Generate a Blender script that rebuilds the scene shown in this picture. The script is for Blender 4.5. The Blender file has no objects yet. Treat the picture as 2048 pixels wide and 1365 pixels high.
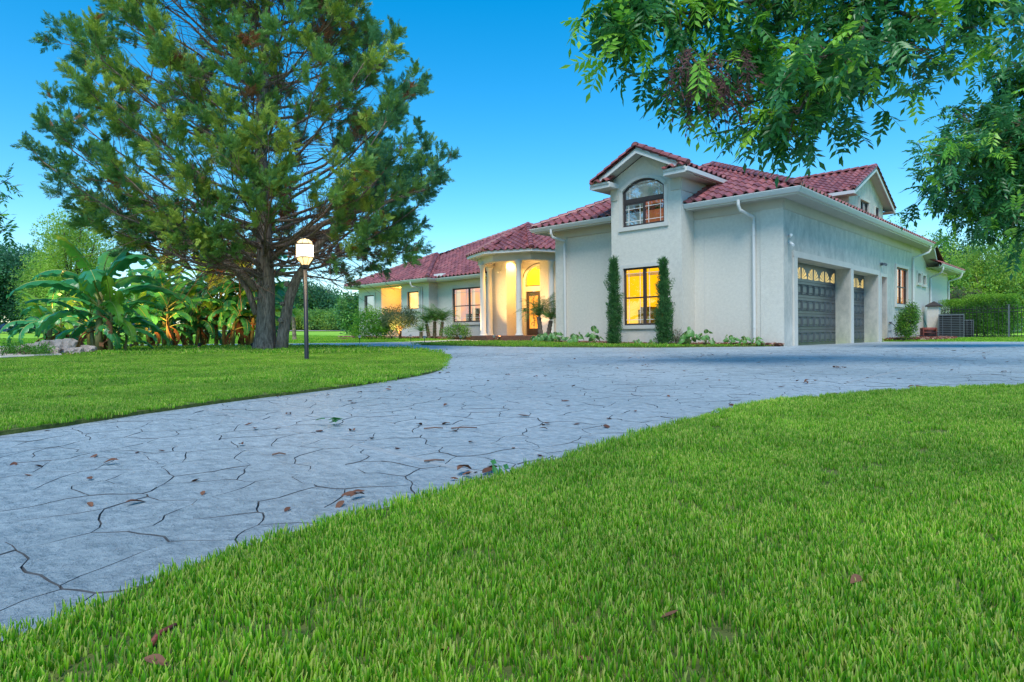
import bpy, bmesh, math, random
import numpy as np
from mathutils import Vector, Matrix, Euler, noise
from mathutils.geometry import delaunay_2d_cdt
random.seed(7); rng = np.random.default_rng(7)
C = bpy.context.scene.collection
sc = bpy.context.scene

# ---------------------------------------------------------------- camera, world, sun, exposure
F = 1268.85; YAW = math.radians(43.7815); PITCH = math.radians(.790); ROLL = .012
CAM = Vector((6.49, -17.32, .45))
fw = Vector((-math.sin(YAW)*math.cos(PITCH), math.cos(YAW)*math.cos(PITCH), -math.sin(PITCH)))
rt = Vector((math.cos(YAW), math.sin(YAW), 0)); up = rt.cross(fw)
cX = rt*math.cos(ROLL) - up*math.sin(ROLL); cY = rt*math.sin(ROLL) + up*math.cos(ROLL)
cam = bpy.data.cameras.new('camera'); camo = bpy.data.objects.new('camera', cam); C.objects.link(camo)
m = Matrix.Identity(4)
for i in range(3): m[i][0], m[i][1], m[i][2], m[i][3] = cX[i], cY[i], -fw[i], CAM[i]
camo.matrix_world = m
cam.sensor_width = 36; cam.lens = F/2048*36; cam.clip_start = .05; cam.clip_end = 3000
sc.camera = camo
SUN_EL, SUN_AZ = math.radians(56), math.radians(142)     # soft light from behind the camera
world = bpy.data.worlds.new('World'); sc.world = world; world.use_nodes = True
nt = world.node_tree; nt.nodes.clear()
wo = nt.nodes.new('ShaderNodeOutputWorld'); bg = nt.nodes.new('ShaderNodeBackground'); sky = nt.nodes.new('ShaderNodeTexSky')
sky.sky_type = 'NISHITA'; sky.sun_disc = False; sky.sun_elevation = SUN_EL; sky.sun_rotation = SUN_AZ
sky.air_density = 1.0; sky.dust_density = .15; sky.ozone_density = 3.0
hs = nt.nodes.new('ShaderNodeHueSaturation'); hs.inputs['Saturation'].default_value = 1.52; hs.inputs['Hue'].default_value = .49
gm = nt.nodes.new('ShaderNodeGamma'); gm.inputs[1].default_value = .92
nt.links.new(sky.outputs[0], gm.inputs[0]); nt.links.new(gm.outputs[0], hs.inputs['Color']); nt.links.new(hs.outputs[0], bg.inputs[0]); nt.links.new(bg.outputs[0], wo.inputs[0])
bg.inputs[1].default_value = .10
sl = bpy.data.lights.new('sun', 'SUN'); so = bpy.data.objects.new('sun', sl); C.objects.link(so)
sl.energy = 1.35; sl.angle = math.radians(25); sl.color = (1, .96, .90)
sd = Vector((math.sin(SUN_AZ)*math.cos(SUN_EL), math.cos(SUN_AZ)*math.cos(SUN_EL), math.sin(SUN_EL)))
so.rotation_euler = sd.to_track_quat('Z', 'Y').to_euler()
sc.view_settings.view_transform = 'Standard'; sc.view_settings.look = 'None'; sc.view_settings.gamma = 1
sc.view_settings.use_curve_mapping = False; sc.view_settings.exposure = 1.42
sc.render.engine = 'CYCLES'; sc.cycles.use_denoising = True; sc.cycles.denoising_input_passes = 'RGB_ALBEDO_NORMAL'; sc.cycles.denoising_prefilter = 'NONE'; sc.cycles.max_bounces = 6
sc.cycles.transparent_max_bounces = 16; sc.cycles.diffuse_bounces = 3; sc.cycles.glossy_bounces = 2; sc.cycles.use_adaptive_sampling = True
sc.cycles.sample_clamp_indirect = 1.5; sc.cycles.sample_clamp_direct = 12; sc.cycles.adaptive_threshold = .004; sc.cycles.caustics_reflective = False; sc.cycles.caustics_refractive = False

# ---------------------------------------------------------------- terrain and helpers
def G(x, y):
    g = .009*max(0, -x-2)
    s = min(1, max(0, (x+5)/4)); s = s*s*(3-2*s)
    g -= s*.006*min(max(y, 0), 12)
    d = math.hypot(x-6.5, y+17.3)
    if d > 48: g += .010*(d-48)*min(1, (d-48)/20)
    return min(g, 6)
def ray(px, py):
    dx, dy = px-1024, py-682.5; c, s = math.cos(ROLL), math.sin(ROLL)
    r = fw*F + rt*(dx*c-dy*s) - up*(dx*s+dy*c)
    return r/F
def at(px, py, d): return CAM + ray(px, py)*d            # a point d metres in front of the camera
def atg(px, d):                                           # the ground point in that direction
    p = at(px, 665, d); return Vector((p.x, p.y, G(p.x, p.y)))
def depth(p): return (Vector(p)-CAM).dot(fw)
def proj(p):
    q = Vector(p)-CAM; d = q.dot(fw); u = q.dot(rt)/d*F; v = -q.dot(up)/d*F
    c, s = math.cos(ROLL), math.sin(ROLL); return 1024+u*c+v*s, 682.5-u*s+v*c, d

class MB:
    def __init__(s): s.v = []; s.f = []; s.m = []
    def add(s, vs, fs, mi=0):
        n = len(s.v); s.v.extend([tuple(v) for v in vs]); s.f.extend([tuple(i+n for i in f) for f in fs]); s.m.extend([mi]*len(fs)); return s
    def box(s, x0, x1, y0, y1, z0, z1, mi=0):
        return s.add([(x0,y0,z0),(x1,y0,z0),(x1,y1,z0),(x0,y1,z0),(x0,y0,z1),(x1,y0,z1),(x1,y1,z1),(x0,y1,z1)],
                     [(0,3,2,1),(4,5,6,7),(0,1,5,4),(1,2,6,5),(2,3,7,6),(3,0,4,7)], mi)
    def fbox(s, fr, u0, u1, n0, n1, z0, z1, mi=0):        # a box in a facade frame (origin, along, outward)
        o, u, n = fr
        P = lambda a, b, c: (o[0]+u[0]*a+n[0]*b, o[1]+u[1]*a+n[1]*b, c)
        return s.add([P(u0,n0,z0),P(u1,n0,z0),P(u1,n1,z0),P(u0,n1,z0),P(u0,n0,z1),P(u1,n0,z1),P(u1,n1,z1),P(u0,n1,z1)],
                     [(0,3,2,1),(4,5,6,7),(0,1,5,4),(1,2,6,5),(2,3,7,6),(3,0,4,7)], mi)
    def tube(s, pts, rs, k=8, mi=0, cap=True):
        pts = [Vector(p) for p in pts]; n0 = len(s.v); ref = Vector((0,0,1))
        for i, p in enumerate(pts):
            t = (pts[min(i+1, len(pts)-1)]-pts[max(i-1, 0)]).normalized()
            a = t.cross(ref if abs(t.z) < .95 else Vector((1,0,0))).normalized(); b = t.cross(a)
            if i and a.dot(pa) < 0: a, b = -a, -b
            pa = a; r = rs[i] if hasattr(rs, '__len__') else rs
            for j in range(k):
                an = 2*math.pi*j/k; s.v.append(tuple(p+a*r*math.cos(an)+b*r*math.sin(an)))
        for i in range(len(pts)-1):
            for j in range(k):
                q = (j+1) % k; s.f.append((n0+i*k+j, n0+i*k+q, n0+(i+1)*k+q, n0+(i+1)*k+j)); s.m.append(mi)
        if cap:
            s.f.append(tuple(n0+j for j in range(k))[::-1]); s.m.append(mi)
            e = n0+(len(pts)-1)*k; s.f.append(tuple(e+j for j in range(k))); s.m.append(mi)
        return s
    def lathe(s, c, prof, k=16, mi=0):
        n0 = len(s.v)
        for r, z in prof:
            for j in range(k):
                a = 2*math.pi*j/k; s.v.append((c[0]+r*math.cos(a), c[1]+r*math.sin(a), c[2]+z))
        for i in range(len(prof)-1):
            for j in range(k):
                q = (j+1) % k; s.f.append((n0+i*k+j, n0+i*k+q, n0+(i+1)*k+q, n0+(i+1)*k+j)); s.m.append(mi)
        s.f.append(tuple(n0+j for j in range(k))[::-1]); s.m.append(mi)
        e = n0+(len(prof)-1)*k; s.f.append(tuple(e+j for j in range(k))); s.m.append(mi)
        return s
    def mesh(s, name, mats, smooth=False):
        me = bpy.data.meshes.new(name); me.from_pydata(s.v, [], s.f)
        for m_ in (mats if isinstance(mats, (list, tuple)) else [mats]): me.materials.append(m_)
        if any(s.m): me.polygons.foreach_set('material_index', s.m)
        if smooth: me.polygons.foreach_set('use_smooth', [True]*len(me.polygons))
        me.update(); return me
    def obj(s, name, mats, parent=None, smooth=False, loc=None):
        return link(name, s.mesh(name, mats, smooth), parent, loc)
def link(name, data, parent=None, loc=None):
    o = bpy.data.objects.new(name, data); C.objects.link(o)
    if parent is not None: o.parent = parent
    if loc is not None: o.location = loc
    return o
def tag(o, label=None, cat=None, group=None, kind=None):
    for k, v in (('label', label), ('category', cat), ('group', group), ('kind', kind)):
        if v: o[k] = v
    return o
def thing(name, label, cat, loc=(0,0,0), rz=0, group=None):
    o = link(name, None, None, loc); o.rotation_euler = (0,0,rz); return tag(o, label, cat, group)
def copy_tree(o, parent=None):
    c = o.copy(); C.objects.link(c); c.parent = parent
    for ch in list(o.children): copy_tree(ch, c)
    return c

# ---------------------------------------------------------------- materials
def ramp(nt, fac, stops):
    r = nt.nodes.new('ShaderNodeValToRGB'); e = r.color_ramp.elements
    while len(e) < len(stops): e.new(.5)
    for el, (p, c) in zip(e, stops): el.position = p; el.color = (*c, 1)
    nt.links.new(fac, r.inputs[0]); return r.outputs[0]
def mat(name, col, rough=.7, var=.15, scale=6, bump=0, bscale=60, metal=0, spec=.3, col2=None, dist=.01, detail=4, coord='Object'):
    m = bpy.data.materials.new(name); m.use_nodes = True; nt = m.node_tree; b = nt.nodes['Principled BSDF']
    b.inputs['Roughness'].default_value = rough; b.inputs['Metallic'].default_value = metal; b.inputs['Specular IOR Level'].default_value = spec
    tc = nt.nodes.new('ShaderNodeTexCoord')
    n = nt.nodes.new('ShaderNodeTexNoise'); n.inputs['Scale'].default_value = scale; n.inputs['Detail'].default_value = detail
    nt.links.new(tc.outputs[coord], n.inputs['Vector'])
    c2 = col2 or tuple(min(1, c*(1+var)) for c in col); c1 = tuple(c*(1-var) for c in col) if not col2 else col
    nt.links.new(ramp(nt, n.outputs[0], [(.3, c1), (.7, c2)]), b.inputs['Base Color'])
    if bump:
        n2 = nt.nodes.new('ShaderNodeTexNoise'); n2.inputs['Scale'].default_value = bscale; n2.inputs['Detail'].default_value = 5
        nt.links.new(tc.outputs[coord], n2.inputs['Vector'])
        bp = nt.nodes.new('ShaderNodeBump'); bp.inputs['Strength'].default_value = bump; bp.inputs['Distance'].default_value = dist
        nt.links.new(n2.outputs[0], bp.inputs['Height']); nt.links.new(bp.outputs[0], b.inputs['Normal'])
    return m
def leafmat(name, cols, trans=.35, rough=.45, attr=None, spec=.35, nscale=0):
    m = bpy.data.materials.new(name); m.use_nodes = True; nt = m.node_tree; b = nt.nodes['Principled BSDF']; out = nt.nodes['Material Output']
    b.inputs['Roughness'].default_value = rough; b.inputs['Specular IOR Level'].default_value = spec
    if attr:
        a = nt.nodes.new('ShaderNodeAttribute'); a.attribute_name = attr; fac = a.outputs['Fac']
    else:
        oi = nt.nodes.new('ShaderNodeObjectInfo'); fac = oi.outputs['Random']
    n = len(cols); c = ramp(nt, fac, [((i+.0)/(max(1, n-1)), cc) for i, cc in enumerate(cols)])
    if nscale:
        g = nt.nodes.new('ShaderNodeNewGeometry'); nz = nt.nodes.new('ShaderNodeTexNoise'); nz.inputs['Scale'].default_value = nscale; nz.inputs['Detail'].default_value = 3
        nt.links.new(g.outputs['Position'], nz.inputs['Vector'])
        mx = nt.nodes.new('ShaderNodeMix'); mx.data_type = 'RGBA'; mx.blend_type = 'MULTIPLY'; mx.inputs[0].default_value = 1
        nt.links.new(c, mx.inputs[6]); nt.links.new(ramp(nt, nz.outputs[0], [(.3, (.62,.68,.62)), (.7, (1.22,1.12,.95))]), mx.inputs[7]); c = mx.outputs[2]
    nt.links.new(c, b.inputs['Base Color'])
    t = nt.nodes.new('ShaderNodeBsdfTranslucent'); nt.links.new(c, t.inputs[0])
    mi = nt.nodes.new('ShaderNodeMixShader'); mi.inputs[0].default_value = trans
    nt.links.new(b.outputs[0], mi.inputs[1]); nt.links.new(t.outputs[0], mi.inputs[2]); nt.links.new(mi.outputs[0], out.inputs[0])
    return m
def emit(name, col, s, col2=None, scale=3):
    m = bpy.data.materials.new(name); m.use_nodes = True; nt = m.node_tree; b = nt.nodes['Principled BSDF']
    b.inputs['Base Color'].default_value = (*[c*.5 for c in col], 1); b.inputs['Emission Strength'].default_value = s
    tc = nt.nodes.new('ShaderNodeTexCoord'); n = nt.nodes.new('ShaderNodeTexNoise'); n.inputs['Scale'].default_value = scale
    nt.links.new(tc.outputs['Object'], n.inputs['Vector'])
    nt.links.new(ramp(nt, n.outputs[0], [(.35, col), (.65, col2 or col)]), b.inputs['Emission Color'])
    m.cycles.emission_sampling = 'NONE'; return m
def glassmat(name, tint=(1,1,1), refl=.12):
    m = bpy.data.materials.new(name); m.use_nodes = True; nt = m.node_tree; nt.nodes.clear()
    out = nt.nodes.new('ShaderNodeOutputMaterial'); t = nt.nodes.new('ShaderNodeBsdfTransparent'); g = nt.nodes.new('ShaderNodeBsdfGlossy')
    t.inputs[0].default_value = (*tint, 1); g.inputs['Roughness'].default_value = .02; g.inputs[0].default_value = (1,1,1,1)
    fr = nt.nodes.new('ShaderNodeLayerWeight'); fr.inputs[0].default_value = .25
    mp = nt.nodes.new('ShaderNodeMapRange'); mp.inputs[3].default_value = refl; mp.inputs[4].default_value = .9
    nt.links.new(fr.outputs['Fresnel'], mp.inputs[0])
    mi = nt.nodes.new('ShaderNodeMixShader'); nt.links.new(mp.outputs[0], mi.inputs[0])
    nt.links.new(t.outputs[0], mi.inputs[1]); nt.links.new(g.outputs[0], mi.inputs[2]); nt.links.new(mi.outputs[0], out.inputs[0])
    return m
M = {}
M['stucco'] = mat('stucco', (.63,.60,.53), .85, .06, 14, .5, 42, dist=.014, detail=8)
M['trim'] = mat('trim_stucco', (.60,.58,.53), .8, .04, 2, .15, 70, dist=.006)
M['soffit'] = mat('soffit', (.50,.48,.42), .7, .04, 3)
M['gutter'] = mat('gutter', (.62,.62,.60), .45, .03, 3)
M['tile'] = None
M['frame'] = mat('bronze_frame', (.055,.045,.045), .45, .1, 5)
M['muntin'] = mat('white_muntin', (.75,.74,.7), .4, .03, 3)
M['glass'] = glassmat('window_glass'); M['glass2'] = glassmat('upper_glass', refl=.35)
M['dark'] = mat('dark_interior', (.05,.05,.055), .8)
M['door'] = mat('garage_door_paint', (.065,.075,.085), .38, .22, 3, .4, 25, dist=.003, spec=.6)
M['metal'] = mat('black_metal', (.02,.022,.026), .4, .1, 5)
M['galv'] = mat('grey_metal', (.12,.14,.16), .45, .1, 5)
M['bark'] = None
def tilemat():
    m = bpy.data.materials.new('roof_tile'); m.use_nodes = True; nt = m.node_tree; b = nt.nodes['Principled BSDF']
    b.inputs['Roughness'].default_value = .42; b.inputs['Specular IOR Level'].default_value = .5
    g = nt.nodes.new('ShaderNodeNewGeometry'); n = nt.nodes.new('ShaderNodeTexNoise'); n.inputs['Scale'].default_value = 2.2; n.inputs['Detail'].default_value = 6
    nt.links.new(g.outputs['Position'], n.inputs['Vector'])
    wn = nt.nodes.new('ShaderNodeTexVoronoi'); wn.inputs['Scale'].default_value = 3.2; nt.links.new(g.outputs['Position'], wn.inputs['Vector'])
    c = ramp(nt, n.outputs[0], [(.3, (.20,.06,.06)), (.5, (.29,.10,.10)), (.7, (.38,.15,.14))])
    mx = nt.nodes.new('ShaderNodeMix'); mx.data_type = 'RGBA'; mx.blend_type = 'MULTIPLY'; mx.inputs[0].default_value = .7
    nt.links.new(c, mx.inputs[6]); nt.links.new(ramp(nt, wn.outputs['Color'], [(.2, (.62,.62,.66)), (.8, (1.3,1.15,1.1))]), mx.inputs[7])
    nt.links.new(mx.outputs[2], b.inputs['Base Color'])
    n2 = nt.nodes.new('ShaderNodeTexNoise'); n2.inputs['Scale'].default_value = 60; nt.links.new(g.outputs['Position'], n2.inputs['Vector'])
    bp = nt.nodes.new('ShaderNodeBump'); bp.inputs['Strength'].default_value = .25; bp.inputs['Distance'].default_value = .004
    nt.links.new(n2.outputs[0], bp.inputs['Height']); nt.links.new(bp.outputs[0], b.inputs['Normal'])
    return m
M['tile'] = tilemat(); M['under'] = mat('roof_underlay', (.05,.02,.02), .9)
def streakmat():   # stucco with vertical weather stains (garage side wall)
    m = mat('weathered_stucco', (.60,.58,.53), .85, .06, 1.5, .35, 55, dist=.012); nt = m.node_tree; b = nt.nodes['Principled BSDF']
    src = b.inputs['Base Color'].links[0].from_socket
    tc = nt.nodes.new('ShaderNodeTexCoord'); mp = nt.nodes.new('ShaderNodeMapping'); mp.inputs['Scale'].default_value = (2.4, 2.4, 1.5)
    n = nt.nodes.new('ShaderNodeTexNoise'); n.inputs['Scale'].default_value = 1.1; n.inputs['Detail'].default_value = 12; n.inputs['Roughness'].default_value = .78
    nt.links.new(tc.outputs['Object'], mp.inputs[0]); nt.links.new(mp.outputs[0], n.inputs['Vector'])
    mx = nt.nodes.new('ShaderNodeMix'); mx.data_type = 'RGBA'; mx.blend_type = 'MULTIPLY'; mx.inputs[0].default_value = 1
    nt.links.new(src, mx.inputs[6]); nt.links.new(ramp(nt, n.outputs[0], [(.40, (.70,.74,.75)), (.58, (1,1,1))]), mx.inputs[7])
    nt.links.new(mx.outputs[2], b.inputs['Base Color']); return m
M['stucco2'] = streakmat()
def barkmat(name, c1, c2, vs=7):
    m = bpy.data.materials.new(name); m.use_nodes = True; nt = m.node_tree; b = nt.nodes['Principled BSDF']; b.inputs['Roughness'].default_value = .9
    tc = nt.nodes.new('ShaderNodeTexCoord'); mp = nt.nodes.new('ShaderNodeMapping'); mp.inputs['Scale'].default_value = (vs*2.2, vs*2.2, vs*.32)
    nt.links.new(tc.outputs['Object'], mp.inputs[0])
    n = nt.nodes.new('ShaderNodeTexNoise'); n.inputs['Scale'].default_value = 2; n.inputs['Detail'].default_value = 8; n.inputs['Roughness'].default_value = .7
    nt.links.new(mp.outputs[0], n.inputs['Vector'])
    nt.links.new(ramp(nt, n.outputs[0], [(.38, c1), (.62, c2)]), b.inputs['Base Color'])
    bp = nt.nodes.new('ShaderNodeBump'); bp.inputs['Strength'].default_value = .9; bp.inputs['Distance'].default_value = .03
    nt.links.new(n.outputs[0], bp.inputs['Height']); nt.links.new(bp.outputs[0], b.inputs['Normal']); return m
M['bark'] = barkmat('cedar_bark', (.09,.06,.045), (.36,.27,.21)); M['bark2'] = barkmat('grey_bark', (.04,.035,.03), (.15,.13,.11))
M['twig'] = mat('twig_bark', (.17,.10,.075), .9, .3, 8)
def concmat(name, fine=False):
    m = bpy.data.materials.new(name); m.use_nodes = True; nt = m.node_tree; b = nt.nodes['Principled BSDF']; b.inputs['Roughness'].default_value = .5; b.inputs['Specular IOR Level'].default_value = .4
    g = nt.nodes.new('ShaderNodeNewGeometry')
    n = nt.nodes.new('ShaderNodeTexNoise'); n.inputs['Scale'].default_value = .45; n.inputs['Detail'].default_value = 8; n.inputs['Roughness'].default_value = .6
    n2 = nt.nodes.new('ShaderNodeTexNoise'); n2.inputs['Scale'].default_value = 22; n2.inputs['Detail'].default_value = 8; n2.inputs['Roughness'].default_value = .7
    for q in (n, n2): nt.links.new(g.outputs['Position'], q.inputs['Vector'])
    c = ramp(nt, n.outputs[0], [(.3, (.30,.355,.38)), (.7, (.45,.505,.53))])
    mx = nt.nodes.new('ShaderNodeMix'); mx.data_type = 'RGBA'; mx.blend_type = 'MULTIPLY'; mx.inputs[0].default_value = 1
    nt.links.new(c, mx.inputs[6]); nt.links.new(ramp(nt, n2.outputs[0], [(.3, (.60,.63,.66)), (.7, (1.25,1.25,1.22))]), mx.inputs[7])
    col = mx.outputs[2]; h = n2.outputs[0]
    if not fine:      # far part: joints too small to build
        v = nt.nodes.new('ShaderNodeTexVoronoi'); v.feature = 'DISTANCE_TO_EDGE'; v.inputs['Scale'].default_value = 3.0
        mp = nt.nodes.new('ShaderNodeMapping'); mp.inputs['Scale'].default_value = (1, 1.3, 0); nt.links.new(g.outputs['Position'], mp.inputs[0]); nt.links.new(mp.outputs[0], v.inputs['Vector'])
        m2 = nt.nodes.new('ShaderNodeMix'); m2.data_type = 'RGBA'; m2.blend_type = 'MULTIPLY'; m2.inputs[0].default_value = 1
        nt.links.new(col, m2.inputs[6]); nt.links.new(ramp(nt, v.outputs['Distance'], [(.0, (.45,.42,.4)), (.05, (1,1,1))]), m2.inputs[7]); col = m2.outputs[2]
    nt.links.new(col, b.inputs['Base Color'])
    bp = nt.nodes.new('ShaderNodeBump'); bp.inputs['Strength'].default_value = .9; bp.inputs['Distance'].default_value = .012
    n3 = nt.nodes.new('ShaderNodeTexNoise'); n3.inputs['Scale'].default_value = 6.5; n3.inputs['Detail'].default_value = 9; n3.inputs['Roughness'].default_value = .62; nt.links.new(g.outputs['Position'], n3.inputs['Vector'])
    b3 = nt.nodes.new('ShaderNodeBump'); b3.inputs['Strength'].default_value = 1 if fine else .35; b3.inputs['Distance'].default_value = .07; nt.links.new(n3.outputs[0], b3.inputs['Height']); nt.links.new(b3.outputs[0], bp.inputs['Normal'])
    nt.links.new(h, bp.inputs['Height']); nt.links.new(bp.outputs[0], b.inputs['Normal']); return m
M['conc'] = concmat('stamped_concrete_far'); M['stone'] = concmat('stamped_concrete', True); M['joint'] = mat('joint', (.09,.095,.10), .9, .3, 20)  # joint colour is darkened to hold the shade inside the grooves
M['lightjoint'] = mat('control_joint', (.30,.32,.33), .8, .1, 10)
M['soil'] = mat('lawn_soil', (.05,.08,.015), .95, .3, 30, .6, 120, col2=(.14,.16,.04))
M['field'] = mat('field_grass', (.24,.50,.035), .95, .3, .22, .6, 40, col2=(.36,.62,.06), dist=.05, detail=8)
M['mulch'] = mat('mulch', (.10,.04,.025), .95, .4, 40, .8, 60, col2=(.24,.10,.06), dist=.02)
M['wood'] = mat('redwood', (.20,.05,.035), .6, .25, 10); M['rock'] = mat('limestone', (.30,.22,.17), .9, .35, 3, .7, 14, col2=(.55,.47,.42), dist=.03)
M['brick'] = mat('porch_brick', (.13,.055,.045), .8, .25, 12); M['pale'] = mat('pale_walk', (.55,.50,.44), .8, .1, 5)
M['white'] = mat('white_paint', (.78,.78,.76), .5, .03, 3); M['black'] = mat('black_plastic', (.015,.015,.018), .5)
M['warm'] = emit('warm_room', (1,.50,.0), .40, (1,.58,.01), 1.2); M['warm2'] = emit('pale_room', (1,.75,.26), .5, (1,.5,.08), 2.5)
M['amber'] = emit('amber_room', (.60,.20,.02), .28, (.8,.32,.05), 2); M['globe'] = emit('lit_globe', (1,.80,.48), 3); M['globec'] = emit('globe_cream', (1,.68,.30), .7)
M['bulb'] = emit('bulb', (1,.72,.3), 6); M['dimroom'] = emit('dusk_room', (.10,.16,.19), .35, (.25,.32,.34), 2); M['redroom'] = emit('lamp_lit_wood', (.22,.07,.035), .5, (.32,.10,.05), 3)  # dimroom and redroom: indoor light is put into a glowing colour
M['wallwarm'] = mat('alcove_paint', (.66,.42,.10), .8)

# ---------------------------------------------------------------- ground sheets
def pip(x, y, poly):
    ins = False; j = len(poly)-1
    for i in range(len(poly)):
        xi, yi = poly[i]; xj, yj = poly[j]
        if (yi > y) != (yj > y) and x < (xj-xi)*(y-yi)/(yj-yi)+xi: ins = not ins
        j = i
    return ins
def dens(poly, step):
    out = []
    for i in range(len(poly)):
        a, b = Vector(poly[i]), Vector(poly[(i+1) % len(poly)]); n = max(1, int((b-a).length/step))
        out += [tuple(a.lerp(b, k/n)) for k in range(n)]
    return out
def smooth(pts, it=2, closed=True):
    for _ in range(it):
        q = []; n = len(pts)
        for i in range(n if closed else n-1):
            a, b = Vector(pts[i]), Vector(pts[(i+1) % n]); q += [tuple(a.lerp(b, .25)), tuple(a.lerp(b, .75))]
        pts = q
    return pts
def sheet(name, poly, off, m, step=1.0, skirt=.0, kind='structure', parent=None, hump=None, wob=0):
    b = dens(poly, step*.6)
    if wob: b = [(x+wob*noise.noise((x*6, y*6, 1)), y+wob*noise.noise((x*6, y*6, 9))) for x, y in b]
    xs = [p[0] for p in b]; ys = [p[1] for p in b]; pts = [Vector(p) for p in b]; n = len(b)
    gx = np.arange(min(xs)+step*.5, max(xs), step); gy = np.arange(min(ys)+step*.5, max(ys), step)
    for x in gx:
        for y in gy:
            if pip(x, y, b): pts.append(Vector((x+rng.uniform(-.1,.1)*step, y+rng.uniform(-.1,.1)*step)))
    vo, eo, fo, *_ = delaunay_2d_cdt(pts, [(i, (i+1) % n) for i in range(n)], [], 1, 1e-5)
    mb = MB(); mb.add([(v.x, v.y, G(v.x, v.y)+off+(hump(v.x, v.y) if hump else 0)) for v in vo], [tuple(f) for f in fo])
    if skirt:
        bn = len(mb.v); mb.v += [(x, y, G(x, y)+off) for x, y in b]+[(x, y, G(x, y)+off-skirt) for x, y in b]
        for i in range(n):
            j = (i+1) % n; mb.f.append((bn+i, bn+n+i, bn+n+j, bn+j)); mb.m.append(0)
    o = mb.obj(name, m, parent); me = o.data
    bm = bmesh.new(); bm.from_mesh(me); bm.normal_update()
    for f in bm.faces:
        if f.normal.z < -.1: f.normal_flip()
    bm.to_mesh(me); bm.free()
    return tag(o, kind=kind)
def radial_ground():
    mb = MB(); rr = [0,5,10,15,20,26,32,40,48,56,66,80,100,130,170,230,320,450,700,1100,1800]; k = 72; cx, cy = 6.5, -17.3
    for r in rr:
        for j in range(k):
            a = 2*math.pi*j/k; x, y = cx+r*math.cos(a), cy+r*math.sin(a); mb.v.append((x, y, G(x, y)-.07))
    for i in range(len(rr)-1):
        for j in range(k):
            q = (j+1) % k; mb.f.append((i*k+j, i*k+q, (i+1)*k+q, (i+1)*k+j)); mb.m.append(0)
    o = mb.obj('ground', M['field']); bm = bmesh.new(); bm.from_mesh(o.data); bmesh.ops.recalc_face_normals(bm, faces=bm.faces)
    for f in bm.faces:
        if f.normal.z < 0: f.normal_flip()
    bm.to_mesh(o.data); bm.free(); tag(o, kind='structure')
radial_ground()
NEAR = [(x_+(.055 if y_ < -14.5 and x_ < 8 else (.06 if x_ < 8 else 0)), y_-(.05 if y_ > -13 else 0)) for x_, y_ in [(7.2,-24),(5.7,-19.2),(5.36,-17.6),(5.3,-17.17),(5.2,-16.9),(5.14,-16.6),(5.12,-16.2),(5.07,-15.7),(5.01,-15.1),(4.93,-14.3),(4.95,-13.6),(5.05,-13.1),(5.22,-12.6),(5.5,-12),(6.0,-11.25),(7,-10.4),(9,-9.4),(14,-8),(20,-9),(20,-24)]]
ISL = [(2.9,-17.2),(2.77,-16.85),(2.5,-16.3),(2.21,-15.76),(2.0,-15.05),(1.78,-14.39),(1.5,-13.8),(1.13,-13.14),(.75,-12.6),(.29,-12.13),(-.4,-11.55),(-1.46,-10.6),(-3,-9.3),(-4.76,-8.3),(-6.3,-7.6),(-7.97,-7.25),(-10.55,-7.6),(-12.5,-8.6),(-15,-11),(-17,-14),(-17.5,-18),(-15,-23),(-8,-27),(0,-25),(2.4,-20.5)]
DRIVE = [(9,-26),(20,-9.5),(20,9.6),(0.02,9.7),(-.02,-.05),(-1.6,-1.5),(-2.6,-2.5),(-4.4,-3.5),(-6.7,-4.08),(-10.2,-4.35),(-10.9,-3.2),(-12.4,-1.4),(-14.9,-1.5),(-15.6,-4.0),(-17,-6.2),(-19.7,-8.9),(-23,-14),(-24,-20),(-20,-28),(-8,-33),(0,-33)]
STRIP = [(.0,-.06),(-1.6,-1.48),(-2.6,-2.48),(-4.4,-3.48),(-6.7,-4.06),(-10.1,-4.33),(-10.9,-3.2),(-12.2,-1.2),(-9.3,.35),(-7.9,-.9),(-5.1,-1.55),(-2.4,-1.3),(-.6,-.45)]
FIELD_L = [(-15.6,-4.0),(-14.95,-1.5),(-15.3,1.2),(-18.5,3.0),(-24,3.0),(-29,4.0),(-31,8),(-60,20),(-75,-20),(-60,-60),(-30,-50),(-24.5,-20),(-23.3,-14),(-19.9,-9),(-17.2,-6.2)]
BACK = [(0.02,9.7),(20,9.6),(40,30),(20,60),(-2,50),(.02,22)]
tag(sheet('driveway', DRIVE, -.012, M['conc'], .9), kind='structure')
drive = bpy.data.objects['driveway']
def hump_i(x, y): return 0
lawn_n = sheet('lawn', smooth(NEAR, 1), .022, M['soil'], .5, .05, wob=.035)
lawn_i = sheet('lawn.001', smooth(ISL, 1), .022, M['soil'], .6, .05, wob=.03)
lawn_s = sheet('lawn.002', STRIP, .02, M['soil'], .7, .05)
field_l = sheet('lawn.003', FIELD_L, .01, M['field'], 2.5, .05)
field_b = sheet('lawn.004', BACK, .01, M['field'], 2.5, .05)
sheet('walkway', [(-10.15,-4.25),(-10.8,-3.1),(-12.2,-1.2),(-9.4,.35),(-7.95,-.6),(-7.95,1.2),(-10.6,2.0),(-13.6,1.6),(-15.8,2.4),(-17,2.0),(-14.95,-.6),(-14.9,-1.5),(-12.4,-1.4)], .004, M['pale'], .8)
sheet('mulch_bed', [(-.02,-.2),(-.02,.0),(-2.6,0),(-2.6,-.75),(-5.05,-.75),(-5.05,0),(-7.9,0),(-8.6,.9),(-9.3,.35),(-7.9,-.92),(-5.1,-1.57),(-2.4,-1.32),(-.6,-.47)], .035, M['mulch'], .3, .04)
sheet('mulch_bed.001', [(-15.9,3.0),(-15.8,4.9),(-20.4,4.9),(-20.4,4.3),(-28,4.3),(-28,3.2),(-22,3.0),(-18.4,3.1)], .05, M['mulch'], .6, .05)
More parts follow.
